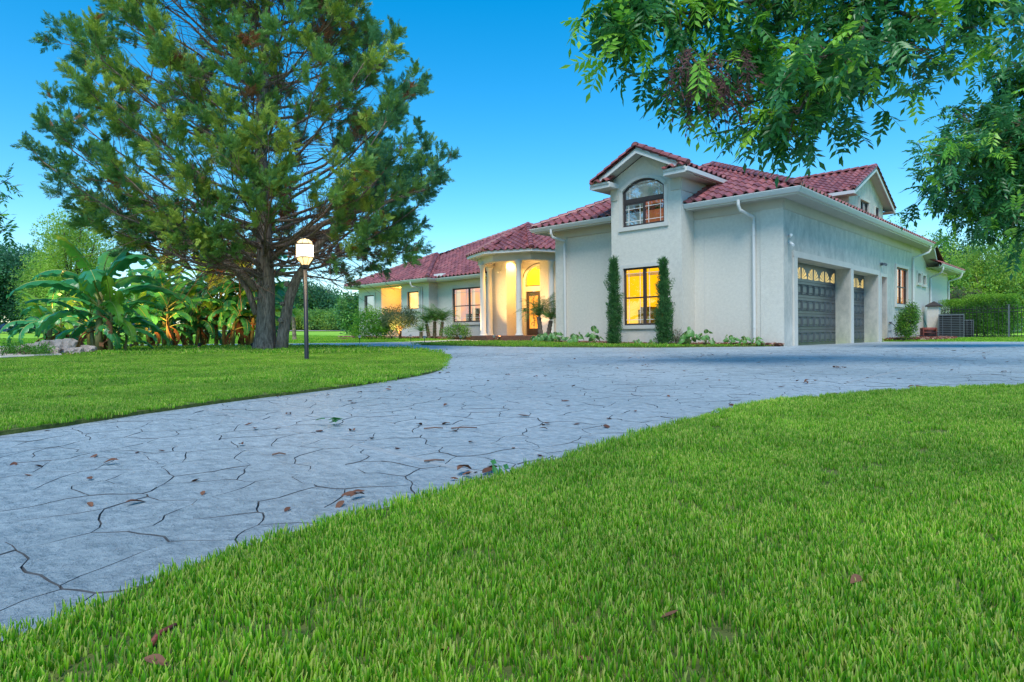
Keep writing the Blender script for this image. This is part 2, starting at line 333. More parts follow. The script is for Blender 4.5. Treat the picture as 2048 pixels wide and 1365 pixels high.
sheet('mulch_bed.002', [(0,9.95),(1.3,10.1),(1.9,11.5),(1.6,14.5),(.9,16),(0,16)], .05, M['mulch'], .4, .05)

# stamped stones: irregular cells with recessed joints, one object each near the camera
def vor_cells():
    sx, sy = .25, .17; cells = []; pts = {}
    i0, i1, j0, j1 = -32, 42, -115, 30
    for i in range(i0, i1):
        for j in range(j0, j1):
            pts[i, j] = ((i+.5*(j % 2)+rng.uniform(-.5,.5))*sx, (j+rng.uniform(-.5,.5))*sy)
    for (i, j), (x, y) in pts.items():
        q = Vector((x, y, 0)); d = depth(q)
        if d < .3 or d > 13.5 or x < -7 or x > 9: continue
        px, py, _ = proj((x, y, G(x, y)))
        if not (-400 < px < 2450): continue
        if not pip(x, y, DRIVE): continue
        nearl = pip(x+.0, y, NEAR) or pip(x, y, ISL)
        if nearl:
            ok = False
            for a in range(6):
                xx, yy = x+.3*math.cos(a), y+.3*math.sin(a)
                if not (pip(xx, yy, NEAR) or pip(xx, yy, ISL)): ok = True; break
            if not ok: continue
        poly = [(x-.6, y-.6), (x+.6, y-.6), (x+.6, y+.6), (x-.6, y+.6)]
        for di in range(-3, 4):
            for dj in range(-3, 4):
                if (di or dj) and (i+di, j+dj) in pts:
                    ox, oy = pts[i+di, j+dj]; mx, my = (x+ox)/2, (y+oy)/2; nx, ny = ox-x, oy-y
                    out = []
                    for k in range(len(poly)):
                        a, b = poly[k], poly[(k+1) % len(poly)]
                        da = (a[0]-mx)*nx+(a[1]-my)*ny; db = (b[0]-mx)*nx+(b[1]-my)*ny
                        if da <= 0: out.append(a)
                        if (da < 0) != (db < 0) and da != db:
                            t = da/(da-db); out.append((a[0]+(b[0]-a[0])*t, a[1]+(b[1]-a[1])*t))
                    poly = out
                    if len(poly) < 3: break
            if len(poly) < 3: break
        if len(poly) >= 3: cells.append((d, x, y, poly))
    cells.sort(key=lambda c: c[0]); return cells
def build_pavers():
    cells = vor_cells(); rest = MB(); n_ind = 0
    for d, x, y, poly in cells:
        ps = []
        for k in range(len(poly)):
            a, b = Vector(poly[k]), Vector(poly[(k+1) % len(poly)]); n = 1+int((b-a).length/.05)
            if (b-a).length < .004: continue
            ps += [a.lerp(b, q/n) for q in range(n)]
        if len(ps) < 3: continue
        c = Vector((x, y)); w = []
        for p in ps:
            v = Vector((p.x+.035*noise.noise((p.x*9, p.y*9, 3)), p.y+.035*noise.noise((p.x*9, p.y*9, 7))))
            dd = (v-c); L = dd.length; w.append((v-dd/L*.0008, v-dd/L*min(.0026, L*.3)))
        tx, ty = rng.normal(0, .005), rng.normal(0, .005); hz = rng.normal(0, .0004)
        n = len(w); vs = [(a.x-x, a.y-y, -.005) for a, b in w]+[(b.x-x, b.y-y, hz+tx*(b.x-x)+ty*(b.y-y)) for a, b in w]
        fs = [(i, (i+1) % n, n+(i+1) % n, n+i) for i in range(n)]; z = G(x, y)
        vis = 0 < proj((x, y, z))[0] < 2048 and proj((x, y, z))[1] < 1365 and not pip(x, y, NEAR) and not pip(x, y, ISL)
        mb = MB(); mb.add(vs, fs, 1); mb.add([vs[n+i] for i in range(n)], [tuple(range(n))], 0)
        if vis and n_ind < 298:
            mb.obj('paver', [M['stone'], M['joint']], drive, loc=(x, y, z)); n_ind += 1
        else:
            rest.add([(a+x, b+y, c_+z) for a, b, c_ in mb.v], mb.f[:-1], 1); k0 = len(rest.v)-n
            rest.f.append(tuple(range(k0, k0+n))); rest.m.append(0)
    tag(rest.obj('paver_field', [M['stone'], M['joint']], drive), kind='stuff')
build_pavers()
for a, b in (((2.41,-15.81),(5.0,-15.94)), ((4.88,-11.74),(4.54,-.15))):
    a, b = Vector(a), Vector(b); u = (b-a).normalized(); n = Vector((-u.y, u.x))*.006; mb = MB(); K = 12
    for i in range(K+1):
        p = a.lerp(b, i/K); z = G(p.x, p.y)+.005; mb.v += [(p.x+n.x, p.y+n.y, z), (p.x-n.x, p.y-n.y, z), (p.x+n.x*1.6, p.y+n.y*1.6, z-.012), (p.x-n.x*1.6, p.y-n.y*1.6, z-.012)]
    for i in range(K):
        j = i*4; mb.f += [(j, j+1, j+5, j+4), (j+2, j, j+4, j+6), (j+1, j+3, j+7, j+5)]; mb.m += [0]*3
    mb.obj('control_joint', M['lightjoint'], drive)

# ================================================================ HOUSE
house = thing('house', 'cream stucco villa with a red barrel tiled roof beside the driveway', 'house', (0,0,0))
FR = ((0,0),(1,0),(0,-1))                    # facades facing the drive: along +x, outward -y
def fr_x(y): return ((0,y),(1,0),(0,-1))     # facade on plane y, along x
def fr_y(x): return ((x,0),(0,1),(1,0))      # facade on plane x, along y, outward +x
def P3(fr, a, b, z): o, u, n = fr; return (o[0]+u[0]*a+n[0]*b, o[1]+u[1]*a+n[1]*b, z)
def wall(fr, a0, a1, z0, z1, holes=(), rev=.15, name='wall', m='stucco', mb=None, parent=house):
    own = mb is None; mb = mb or MB()
    us = sorted({a0, a1, *[h[0] for h in holes], *[h[1] for h in holes]}); zs = sorted({z0, z1, *[h[2] for h in holes], *[h[3] for h in holes]})
    for i in range(len(us)-1):
        for j in range(len(zs)-1):
            uc, zc = (us[i]+us[i+1])/2, (zs[j]+zs[j+1])/2
            if any(h[0] < uc < h[1] and h[2] < zc < h[3] for h in holes): continue
            mb.add([P3(fr,us[i],0,zs[j]), P3(fr,us[i+1],0,zs[j]), P3(fr,us[i+1],0,zs[j+1]), P3(fr,us[i],0,zs[j+1])], [(0,1,2,3)])
    for h in holes:
        r = h[4] if len(h) > 4 else rev; c = [(h[0],h[2]),(h[1],h[2]),(h[1],h[3]),(h[0],h[3])]
        for k in range(4):
            (p, q), (s, t) = c[k], c[(k+1) % 4]
            mb.add([P3(fr,p,0,q), P3(fr,s,0,t), P3(fr,s,-r,t), P3(fr,p,-r,q)], [(0,1,2,3)])
    if own: return mb.obj(name, M[m], parent)
def trimband(fr, a0, a1, z0, z1, w=.11, d=.028, sill=True, name='window_trim', sides='lrtb'):
    mb = MB()
    if 'l' in sides: mb.fbox(fr, a0-w, a0, .001, d, z0-.001, z1+.001)
    if 'r' in sides: mb.fbox(fr, a1, a1+w, .001, d, z0-.001, z1+.001)
    if 't' in sides: mb.fbox(fr, a0-w, a1+w, .001, d+.002, z1, z1+w)
    if 'b' in sides: mb.fbox(fr, a0-w-.02, a1+w+.02, .001, d+.02, z0-w, z0)
    return mb.obj(name, M['trim'], house)
def room(fr, a0, a1, z0, z1, parent, m, near=.13, dp=1.2, extra=()):  # shell glows through its material; no lamp lights it
    mb = MB(); A, B = a0-.02, a1+.02; n0, n1 = -near, -near-dp
    q = [P3(fr,A,n0,z0-.02), P3(fr,B,n0,z0-.02), P3(fr,B,n0,z1+.02), P3(fr,A,n0,z1+.02), P3(fr,A,n1,z0-.02), P3(fr,B,n1,z0-.02), P3(fr,B,n1,z1+.02), P3(fr,A,n1,z1+.02)]
    mb.add(q, [(4,5,6,7),(0,1,5,4),(3,7,6,2),(0,4,7,3),(1,2,6,5)])
    return mb.obj('room', m, parent)
def window(fr, a0, a1, z0, z1, lit, ncol=1, sash=True, mun=True, glass='glass', fw_=.055, name='window', dp=1.2, blinds=True):
    """a window set back in its opening: frame, sash rails, white muntin bars, panes, room behind"""
    n0, n1 = -.10, -.04; mb = MB()
    mb.fbox(fr, a0, a0+fw_, n0, n1, z0, z1); mb.fbox(fr, a1-fw_, a1, n0, n1, z0, z1)
    mb.fbox(fr, a0+fw_, a1-fw_, n0, n1-.001, z0, z0+fw_); mb.fbox(fr, a0+fw_, a1-fw_, n0, n1-.001, z1-fw_, z1)
    W = (a1-a0)/ncol; zm = z0+(z1-z0)*.48
    for k in range(1, ncol): mb.fbox(fr, a0+W*k-.05, a0+W*k+.05, n0, n1+.004, z0+.01, z1-.01)
    if sash: mb.fbox(fr, a0+fw_, a1-fw_, n0+.01, n1-.01, zm-.022, zm+.022)
    w = mb.obj(name, M['frame'], house)
    zr = [(z0+fw_, zm-.022), (zm+.022, z1-fw_)] if sash else [(z0+fw_, z1-fw_)]
    for k in range(ncol):
        b0 = a0+W*k+(fw_ if k == 0 else .05); b1 = a0+W*(k+1)-(fw_ if k == ncol-1 else .05)
        for zi, (y0, y1) in enumerate(zr):
            g = MB(); g.add([P3(fr,b0,n0+.03,y0), P3(fr,b1,n0+.03,y0), P3(fr,b1,n0+.03,y1), P3(fr,b0,n0+.03,y1)], [(0,1,2,3)]); g.obj('pane', M[glass], w)
            if mun:
                t = .008; e = .10*(b1-b0)+.05; mm = MB(); nn0, nn1 = n0+.033, n0+.045
                mm.fbox(fr, b0+e-t, b0+e+t, nn0, nn1, y0, y1); mm.fbox(fr, b1-e-t, b1-e+t, nn0, nn1, y0, y1)
                zz = y1-e if (zi == len(zr)-1) else y0+e
                mm.fbox(fr, b0, b1, nn0, nn1+.001, zz-t, zz+t); mm.obj('muntin', M['muntin'], w)
    room(fr, a0, a1, z0, z1, w, lit if not isinstance(lit, str) else M[lit], dp=dp)
    return w
def fbx(name, fr, *a, m='trim', parent=house): mb = MB(); mb.fbox(fr, *a); return mb.obj(name, M[m], parent)

Z0 = -.15
# garage block front wall (y=0): left part, bay, right part
wall(FR, -7.91, -5.02, Z0, 4.0); wall(FR, -2.6, 0, Z0, 4.0)
for a0, a1 in ((-7.91,-7.42), (-.62,-.002)): fbx('corner_pilaster', FR, a0, a1, .001, .03, Z0, 3.94, m='stucco')
fbx('stucco_joint', FR, -2.29, -2.272, .0005, .006, Z0, 3.9, m='trim')
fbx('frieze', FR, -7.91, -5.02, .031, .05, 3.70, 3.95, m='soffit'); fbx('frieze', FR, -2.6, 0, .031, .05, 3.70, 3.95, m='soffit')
# bay with the tall gable
by = -.75; fb = fr_x(by); bx0, bx1, bcx = -5.02, -2.6, -3.81
AX0, AX1, AZ0, AZS, AZT = -4.6, -3.14, 3.63, 4.72, 5.03
mb = MB(); wall(fb, bx0, bx1, Z0, 4.9, [(-4.59,-3.14,.62,2.37), (AX0,AX1,AZ0,4.9)], mb=mb)
def archz(x): t = (x-(AX0+AX1)/2)/((AX1-AX0)/2); R = ((AX1-AX0)/2)**2/(2*(AZT-AZS))+(AZT-AZS)/2; return AZT-R+math.sqrt(max(0, R*R-(t*(AX1-AX0)/2)**2))
gz = lambda x: 5.72-abs(x-bcx)*.5
xs = [bx0]+[AX0+(AX1-AX0)*k/14 for k in range(15)]+[bx1]; xs = sorted(set(xs+[bcx]))
for a, b in zip(xs[:-1], xs[1:]):
    inA = a >= AX0-1e-6 and b <= AX1+1e-6
    la, lb = (archz(a), archz(b)) if inA else (4.9, 4.9)
    mb.add([P3(fb,a,0,la), P3(fb,b,0,lb), P3(fb,b,0,max(gz(b),lb+.01)), P3(fb,a,0,max(gz(a),la+.01))], [(0,1,2,3)])
    if inA:
        mb.add([P3(fb,a,0,la), P3(fb,b,0,lb), P3(fb,b,-.15,lb), P3(fb,a,-.15,la)], [(0,1,2,3)])
        if la < 4.9 or lb < 4.9: mb.add([P3(fb,a,.0,la), P3(fb,b,.0,lb), P3(fb,b,0,4.9), P3(fb,a,0,4.9)], [(0,1,2,3)])
# rectangular hole reveal above the springing is closed by the arch pieces
mb.add([(bx1,by,Z0),(bx1,2.6,Z0),(bx1,2.6,4.95),(bx1,by,4.95)], [(0,1,2,3)]); mb.add([(bx0,by,Z0),(bx0,2.6,Z0),(bx0,2.6,4.95),(bx0,by,4.95)], [(0,3,2,1)])
mb.obj('bay_wall', M['stucco'], house)
window(fb, -4.59, -3.14, .62, 2.37, 'warm', 2, name='window'); trimband(fb, -4.59, -3.14, .62, 2.37)
lw_ = bpy.data.objects['window']; mb = MB(); mb.fbox(fb, -4.55, -4.02, -1.2, -.75, .55, 1.12); mb.fbox(fb, -4.5, -4.1, -1.15, -.8, 1.12, 1.2); mb.obj('cabinet', mat('olive_cabinet', (.12,.10,.03), .7), lw_)
for a0_, a1_ in ((-4.56,-3.90), (-3.82,-3.17)):
    for q_ in range(3): mb = MB(); mb.fbox(fb, a0_, a1_, -.19, -.17, 2.20-q_*.035, 2.222-q_*.035); mb.obj('blind_slat', M['muntin'], lw_)
mb = MB(); mb.fbox(fb, -3.7, -3.35, -1.3, -1.27, 1.15, 1.6); mb.obj('picture', mat('amber_picture', (.45,.22,.02), .7), lw_)
# arched upper window
mb = MB(); n0, n1 = -.11, -.04
mb.fbox(fb, AX0, AX0+.06, n0, n1, AZ0, AZS); mb.fbox(fb, AX1-.06, AX1, n0, n1, AZ0, AZS); mb.fbox(fb, AX0+.06, AX1-.06, n0, n1-.001, AZ0, AZ0+.06)
mb.fbox(fb, AX0+.06, AX1-.06, n0, n1-.001, 4.36, 4.48); mb.fbox(fb, -3.90, -3.84, n0, n1-.004, AZ0+.06, 4.36)
mb.fbox(fb, AX0+.06, -3.90, n0+.01, n1-.01, 4.31, 4.36); mb.fbox(fb, -3.84, AX1-.06, n0+.01, n1-.01, 4.33, 4.36)
for k in range(14):
    a, b = AX0+(AX1-AX0)*k/14, AX0+(AX1-AX0)*(k+1)/14; za, zb = archz(a), archz(b)
    q = [P3(fb,a,n1,za-.06),P3(fb,b,n1,zb-.06),P3(fb,b,n1,zb),P3(fb,a,n1,za),P3(fb,a,n0,za-.06),P3(fb,b,n0,zb-.06)]
    mb.add(q, [(0,1,2,3),(0,4,5,1)])
aw = mb.obj('arched_window', M['frame'], house)
for a0, a1, c0, c1, rm in ((AX0+.06,-3.90,AZ0+.06,4.31,'dimroom'), (-3.84,AX1-.06,AZ0+.06,4.33,'redroom')):
    g = MB(); g.add([P3(fb,a0,-.09,c0),P3(fb,a1,-.09,c0),P3(fb,a1,-.09,c1),P3(fb,a0,-.09,c1)], [(0,1,2,3)]); g.obj('pane', M['glass2'], aw)
    t = .009; mm = MB(); mm.fbox(fb, a0+.11, a0+.11+2*t, -.085, -.075, c0, c1); mm.fbox(fb, a1-.11-2*t, a1-.11, -.085, -.075, c0, c1)
    mm.fbox(fb, a0, a1, -.085, -.074, c1-.14, c1-.14+2*t); mm.fbox(fb, a0, a1, -.085, -.074, c0+.10, c0+.10+2*t); mm.obj('muntin', M['muntin'], aw)
    room(fb, a0, a1, c0, c1, aw, M[rm], dp=.6)
g = MB(); pts = [P3(fb,AX0+.05,-.09,4.48)]+[P3(fb,AX1-.05,-.09,4.48)]+[P3(fb,AX1-.05-(AX1-AX0-.1)*k/14,-.09,archz(AX1-.05-(AX1-AX0-.1)*k/14)-.05) for k in range(15)]
g.add(pts, [tuple(range(len(pts)))]); g.obj('pane', M['glass2'], aw); room(fb, AX0, AX1, 4.48, 4.95, aw, M['dimroom'], dp=.6)
mm = MB(); t = .009
for x in (AX0+.22, bcx-.06, AX1-.22):
    if abs(x-bcx) > .3: mm.fbox(fb, x-t, x+t, -.085, -.075, 4.48, archz(x)-.05)
    else: mm.fbox(fb, x-t, x+t, -.085, -.075, archz(x)-.19, archz(x)-.05)
pr = None
for k in range(13):
    x = AX0+.2+(AX1-AX0-.4)*k/12; z = archz(x)-.19-.0*k
    if pr: mm.add([P3(fb,pr[0],-.075,pr[1]-t),P3(fb,x,-.075,z-t),P3(fb,x,-.075,z+t),P3(fb,pr[0],-.075,pr[1]+t)], [(0,1,2,3)])
    pr = (x, z)
mm.obj('muntin', M['muntin'], aw)
mb = MB(); w = .10                                           # raised band round the arch
for s in (0, 1):
    x0 = AX0-w if s == 0 else AX1; mb.fbox(fb, x0, x0+w, .001, .03, AZ0, AZS)
mb.fbox(fb, AX0-w-.03, AX1+w+.03, .001, .05, AZ0-.12, AZ0)
K = 16
for k in range(K):
    def pt(k, o):
        th = k/K; x = AX0+(AX1-AX0)*th; z = archz(x); nx = (th-.5)*.9; return (x+nx*o*2, z+o*.9)
    a, b = pt(k, 0), pt(k+1, 0); c, d = pt(k+1, w), pt(k, w)
    mb.add([P3(fb,a[0],.03,a[1]),P3(fb,b[0],.03,b[1]),P3(fb,c[0],.03,c[1]),P3(fb,d[0],.03,d[1]),P3(fb,d[0],.001,d[1]),P3(fb,c[0],.001,c[1]),P3(fb,a[0],-.04,a[1]),P3(fb,b[0],-.04,b[1])], [(0,1,2,3),(3,2,5,4),(0,6,7,1)])
mb.obj('window_trim', M['trim'], house)
for a0, a1 in ((bx0, -4.78), (-2.92, bx1)): fbx('capital', fb, a0, a1, .001, .035, 4.50, 4.90, m='soffit')   # blocks under the gable feet
# garage side wall (x=0)
fs = fr_y(0)
OP = [(.88,5.70,-.2,2.43,.5), (6.0,9.02,-.2,2.40,.5), (9.47,10.22,-.2,2.38,.4), (11.7,13.6,1.40,2.89)]
wall(fs, 0, 14.45, Z0, 4.0, OP, m='stucco2', name='side_wall')
mb = MB(); wall(fs, 14.45, 16.0, Z0, 3.95, [(15.43,15.99,2.43,2.85)], mb=mb); wall(fs, 16.0, 17.95, Z0, 3.13, [(16.42,17.02,2.40,2.80)], mb=mb)
mb.add([(0,16,3.13),(0,17.95,3.13),(0,16,3.95)], [(0,1,2)]); wall(fs, 17.95, 22.35, Z0, 3.2, mb=mb)
mb.add([(0,22.35,Z0),(-9,22.35,Z0),(-9,22.35,3.2),(0,22.35,3.2)], [(0,1,2,3)]); mb.obj('rear_wall', M['stucco'], house)
mb = MB(); mb.add([(-7.91,0,Z0),(-7.91,9,Z0),(-7.91,9,4.0),(-7.91,0,4.0)], [(0,3,2,1)]); mb.obj('inner_wall', M['stucco'], house)
window(fs, 11.7, 13.6, 1.40, 2.89, 'amber', 2, mun=False); trimband(fs, 11.7, 13.6, 1.40, 2.89, .12, .05)
for a0, a1, c0, c1 in ((15.43,15.99,2.43,2.85), (16.42,17.02,2.40,2.80)):
    window(fs, a0, a1, c0, c1, 'dimroom', 1, sash=False, mun=False, glass='glass2'); trimband(fs, a0, a1, c0, c1, .11, .05)
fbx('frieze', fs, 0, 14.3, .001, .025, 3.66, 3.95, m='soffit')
for a0, a1, zt in ((.62,.88,2.62), (5.70,6.0,2.62), (9.02,9.25,2.60), (9.33,9.47,2.55), (10.22,10.36,2.55)): fbx('door_casing', fs, a0, a1, .001, .045, Z0, zt-.17)
fbx('door_casing', fs, .62, 6.0, .001, .048, 2.43, 2.60); fbx('door_casing', fs, 6.002, 9.25, .001, .047, 2.40, 2.57); fbx('door_casing', fs, 9.33, 10.36, .001, .046, 2.38, 2.5)
def garage_door(a0, a1, zt, ncol, phase):
    """sectional door: five sections, raised panels, a top row of sunburst lights"""
    n = -.44; mb = MB(); mb.fbox(fs, a0-.1, a1+.1, n-.06, n, -.08, 2.75)
    d = mb.obj('garage_door', M['door'], house); H = (zt+.06)/5; W = (a1-a0)/ncol
    for r in range(4):
        mb = MB(); mb.fbox(fs, a0, a1, n, n+.003, -.06+H*(r+1)-.010, -.06+H*(r+1)+.010); mb.obj('section_joint', M['metal'], d)
    PMS = {}
    for r in range(5):
        for c in range(ncol):
            u0, u1 = a0+W*c+.04, a0+W*(c+1)-.04; z0, z1 = -.06+H*r+.085, -.06+H*(r+1)-.085
            if r < 4:
                mb = MB(); cu, cz = (u0+u1)/2, (z0+z1)/2; hw, hh = (u1-u0)/2, (z1-z0)/2
                def ring(s, dn): return [(dn, -hw+s, -hh+s), (dn, hw-s, -hh+s), (dn, hw-s, hh-s), (dn, -hw+s, hh-s)]
                mb.v = ring(-.006, .001)+ring(.012, .024)+ring(.040, -.012)+ring(.075, .020)
                mb.f = [(k*4+i, k*4+(i+1) % 4, k*4+4+(i+1) % 4, k*4+4+i) for k in range(3) for i in range(4)]+[(12,13,14,15)]; mb.m = [0]*13
                if not PMS: PMS[0] = mb.mesh('panel', M['door'])
                link('panel', PMS[0], d, (n, cu, cz))
            else:      # quarter sunburst, mirrored in alternate bays
                s = 1 if (c+phase) % 2 else -1; x0 = (u0+.01) if s > 0 else (u1-.01); L = (u1-u0)-.02; hh = min(z1-z0+.04, .34); zb = z0-.01
                g = MB(); g.add([P3(fs,u0,n+.002,z0-.02),P3(fs,u1,n+.002,z0-.02),P3(fs,u1,n+.002,z1+.02),P3(fs,u0,n+.002,z1+.02)], [(0,1,2,3)]); g.obj('pane', M['door'], d)
                g = MB()
                for k in range(4):
                    t0, t1 = math.radians(4+k*22), math.radians(4+k*22+16); r0, r1 = .05, 1
                    P = lambda t, r: P3(fs, x0+s*L*r*math.cos(t), n+.006, zb+hh*r*math.sin(t))
                    g.add([P(t0,r0*2),P(t0,r1),P((t0+t1)/2,r1*1.02),P(t1,r1),P(t1,r0*2)], [(0,1,2,3,4)])
                g.obj('sunburst_pane', M['amberlit'], d)
    return d
M['amberlit'] = emit('garage_lights', (.95,.62,.18), .32, (.55,.42,.20), 6)
garage_door(.93, 5.66, 2.36, 9, 0); garage_door(6.04, 8.98, 2.33, 6, 1)
mb = MB(); mb.fbox(fs, 9.5, 10.2, -.36, -.32, -.1, 1.98); dr = mb.obj('side_door', M['black'], house)
mb = MB(); mb.fbox(fs, 9.5, 10.2, -.36, -.31, 1.99, 2.1); mb.obj('door_head', M['white'], dr)
mb = MB(); mb.fbox(fs, 9.5, 10.2, -.36, -.33, 2.11, 2.36); mb.obj('transom_pane', M['amber'], dr)
mb = MB(); mb.fbox(fs, 9.56, 9.62, -.31, -.25, .95, 1.0); mb.obj('handle', M['galv'], dr)
# left wings
fa, fB = fr_x(4.3), fr_x(4.9)
wall(fa, -27.2, -20.4, -.0, 3.2, [(-26.53,-25.5,1.7,2.77), (-24.8,-22.87,.28,3.12,1.5), (-22.27,-21.24,1.78,2.77)], name='wing_wall')
mb = MB(); wall(fB, -20.4, -15.6, 0, 3.3, [(-19.14,-16.62,1.0,2.8)], mb=mb)
mb.add([(-20.4,4.3,0),(-20.4,4.9,0),(-20.4,4.9,3.3),(-20.4,4.3,3.3)], [(0,1,2,3)]); mb.add([(-27.2,4.3,0),(-27.2,19,0),(-27.2,19,3.2),(-27.2,4.3,3.2)], [(0,3,2,1)])
mb.obj('wing_wall', M['stucco'], house)
for a0, a1, c0, c1, l, s in ((-26.53,-25.5,1.7,2.77,'dimroom','glass2'), (-22.27,-21.24,1.78,2.77,'warm2','glass')):
    window(fa, a0, a1, c0, c1, l, 1, sash=False, mun=(l == 'warm2'), glass=s); trimband(fa, a0, a1, c0, c1, .13, .05)
w = window(fB, -19.14, -16.62, 1.0, 2.8, 'dimroom', 2, mun=True, fw_=.07, dp=2.2); trimband(fB, -19.14, -16.62, 1.0, 2.8, .14, .04)
rm = [c for c in w.children if c.name.startswith('room')][0]; rm.data.materials[0] = M['eveningroom'] if 'eveningroom' in M else emit('evening_room', (.95,.40,.05), .36, (.25,.22,.33), 1.1)
mb = MB(); mb.fbox(fB, -19.0, -18.72, -.2, -.16, 1.05, 2.7); mb.fbox(fB, -17.75, -17.6, -.2, -.16, 1.05, 2.7); mb.obj('curtain', emit('lit_curtain', (.95,.66,.38), .30), w)  # curtain emits a glow in place of light from the room
mb = MB(); mb.fbox(fB, -18.55, -18.05, -.9, -.4, 1.0, 1.45); mb.fbox(fB, -18.55, -18.05, -.95, -.85, 1.45, 1.75); mb.obj('armchair', M['dark'], w)
# alcove with an inner door
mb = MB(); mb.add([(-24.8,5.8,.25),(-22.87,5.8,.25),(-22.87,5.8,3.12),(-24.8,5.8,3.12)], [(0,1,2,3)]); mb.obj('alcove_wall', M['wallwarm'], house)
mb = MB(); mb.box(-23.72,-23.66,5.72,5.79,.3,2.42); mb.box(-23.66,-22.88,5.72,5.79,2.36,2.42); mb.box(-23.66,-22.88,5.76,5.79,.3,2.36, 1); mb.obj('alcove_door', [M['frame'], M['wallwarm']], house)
# entry: piers, arch wall with double doors
def entry():
    for x0, x1 in ((-15.62,-14.56), (-12.44,-11.38)): mb = MB(); mb.box(x0, x1, 4.3, 5.8, 0, 3.9); mb.obj('entry_pier', M['stucco'], house)
    mb = MB(); mb.box(-7.9-3.5, -7.93, 6.4, 6.6, 0, 3.3); mb.obj('link_wall', M['stucco'], house)
    f = fr_x(5.5); mb = MB(); ax0, ax1, az0, azs, azt = -14.45, -12.55, 2.66, 2.98, 3.62
    wall(f, -14.56, -12.44, .0, 3.95, [(-14.42,-12.58,.3,2.42,.12), (ax0,ax1,az0,3.95)], mb=mb)
    az = lambda x: azs+(azt-azs)*math.sqrt(max(0, 1-((x+13.5)/.95)**2))
    K = 16
    for k in range(K):
        a, b = ax0+(ax1-ax0)*k/K, ax0+(ax1-ax0)*(k+1)/K
        mb.add([P3(f,a,0,az(a)),P3(f,b,0,az(b)),P3(f,b,0,3.95),P3(f,a,0,3.95)], [(0,1,2,3)]); mb.add([P3(f,a,0,az(a)),P3(f,b,0,az(b)),P3(f,b,-.1,az(b)),P3(f,a,-.1,az(a))], [(0,1,2,3)])
    mb.obj('entry_wall', M['stucco'], house)
    mb = MB()
    for k in range(K):
        a, b = ax0+(ax1-ax0)*k/K, ax0+(ax1-ax0)*(k+1)/K
        for o, w_, n in ((0,.05,-.05), (.13,.05,.03)):
            s = 1+o/.9; A = lambda x, e: P3(f, -13.5+(x+13.5)*(s+e), n, azs+(az(x)-azs)*(s+e)+.0)
            mb.add([A(a,0),A(b,0),A(b,w_),A(a,w_)], [(0,1,2,3)])
    mb.fbox(f, ax0, ax1, -.1, -.04, az0, az0+.05); aw = mb.obj('arch_window', M['frame'], house)
    pts = [P3(f,ax0,-.09,az0),P3(f,ax1,-.09,az0)]+[P3(f,ax1-(ax1-ax0)*k/K,-.09,az(ax1-(ax1-ax0)*k/K)) for k in range(K+1)]
    g = MB(); g.add(pts, [tuple(range(len(pts)))]); g.obj('pane', M['glass'], aw)
    mb = MB(); q = [(ax0,6.6,az0-.3),(ax1,6.6,az0-.3),(ax1,6.6,3.9),(ax0,6.6,3.9),(ax0,5.62,az0),(ax1,5.62,az0),(ax1,5.62,3.9),(ax0,5.62,3.9)]
    mb.add(q, [(0,1,2,3),(0,4,5,1),(3,2,6,7),(0,3,7,4),(1,5,6,2)]); mb.obj('foyer', emit('foyer_glow', (1,.56,.0), .6, (1,.78,.01), .8), aw)
    mb = MB(); mb.lathe((-13.5,6.2,3.05), [(.02,-.2),(.11,-.12),(.15,0),(.11,.12),(.02,.2)], 10); mb.obj('foyer_light', emit('foyer_bulb', (1,.92,.45), 5), aw)
    for s, x0, x1 in ((0,-14.40,-13.51), (1,-13.49,-12.60)):
        mb = MB(); w_ = .14
        mb.fbox(f, x0, x0+w_, -.1, -.04, .3, 2.40); mb.fbox(f, x1-w_, x1, -.1, -.04, .3, 2.40); mb.fbox(f, x0+w_, x1-w_, -.1, -.041, .3, .62); mb.fbox(f, x0+w_, x1-w_, -.1, -.041, 2.2, 2.40)
        d = mb.obj('entry_door', M['frame'], house)
        g = MB(); g.add([P3(f,x0+w_,-.085,.62),P3(f,x1-w_,-.085,.62),P3(f,x1-w_,-.085,2.2),P3(f,x0+w_,-.085,2.2)], [(0,1,2,3)]); g.obj('pane', emit('door_glow', (1,.36,.03), .4, (1,.50,.10), 4), d)
        g = MB(); cx = (x0+x1)/2
        for k in range(5):
            zc = .8+k*.33; sg = 1 if (k+s) % 2 else -1
            pts = [(cx+sg*(.02+.17*math.exp(-t*.28)*math.cos(t)), 5.5+.065, zc+.19*math.exp(-t*.28)*math.sin(t)) for t in np.linspace(0, 7, 22)]
            g.tube(pts, .011, 4); pts = [(cx-sg*(.06+.12*math.exp(-t*.3)*math.cos(t)), 5.5+.065, zc+.15+.12*math.exp(-t*.3)*math.sin(t)) for t in np.linspace(0, 6, 18)]; g.tube(pts, .010, 4)
        g.tube([(cx,5.565,.62),(cx,5.565,2.2)], .009, 4); g.obj('scrollwork', M['metal'], d)
        g = MB(); g.fbox(f, (x1-.1 if s == 0 else x0+.04), (x1-.04 if s == 0 else x0+.1), -.04, .02, 1.25, 1.45); g.obj('handle', M['metal'], d)
    CX, CY = -13.5, 4.71
    oc = lambda R, k: (CX+R*math.cos(math.radians(-90+45*k)), CY+R*math.sin(math.radians(-90+45*k)))
    def ring(name, R0, R1, z0, z1, m, ks=range(8)):
        mb = MB()
        for k in ks:
            a, b, c, d = oc(R1,k), oc(R1,k+1), oc(R0,k+1), oc(R0,k)
            mb.add([(*a,z0),(*b,z0),(*c,z0),(*d,z0),(*a,z1),(*b,z1),(*c,z1),(*d,z1)], [(3,2,1,0),(4,5,6,7),(0,1,5,4),(2,3,7,6)])
        return mb.obj(name, m, house)
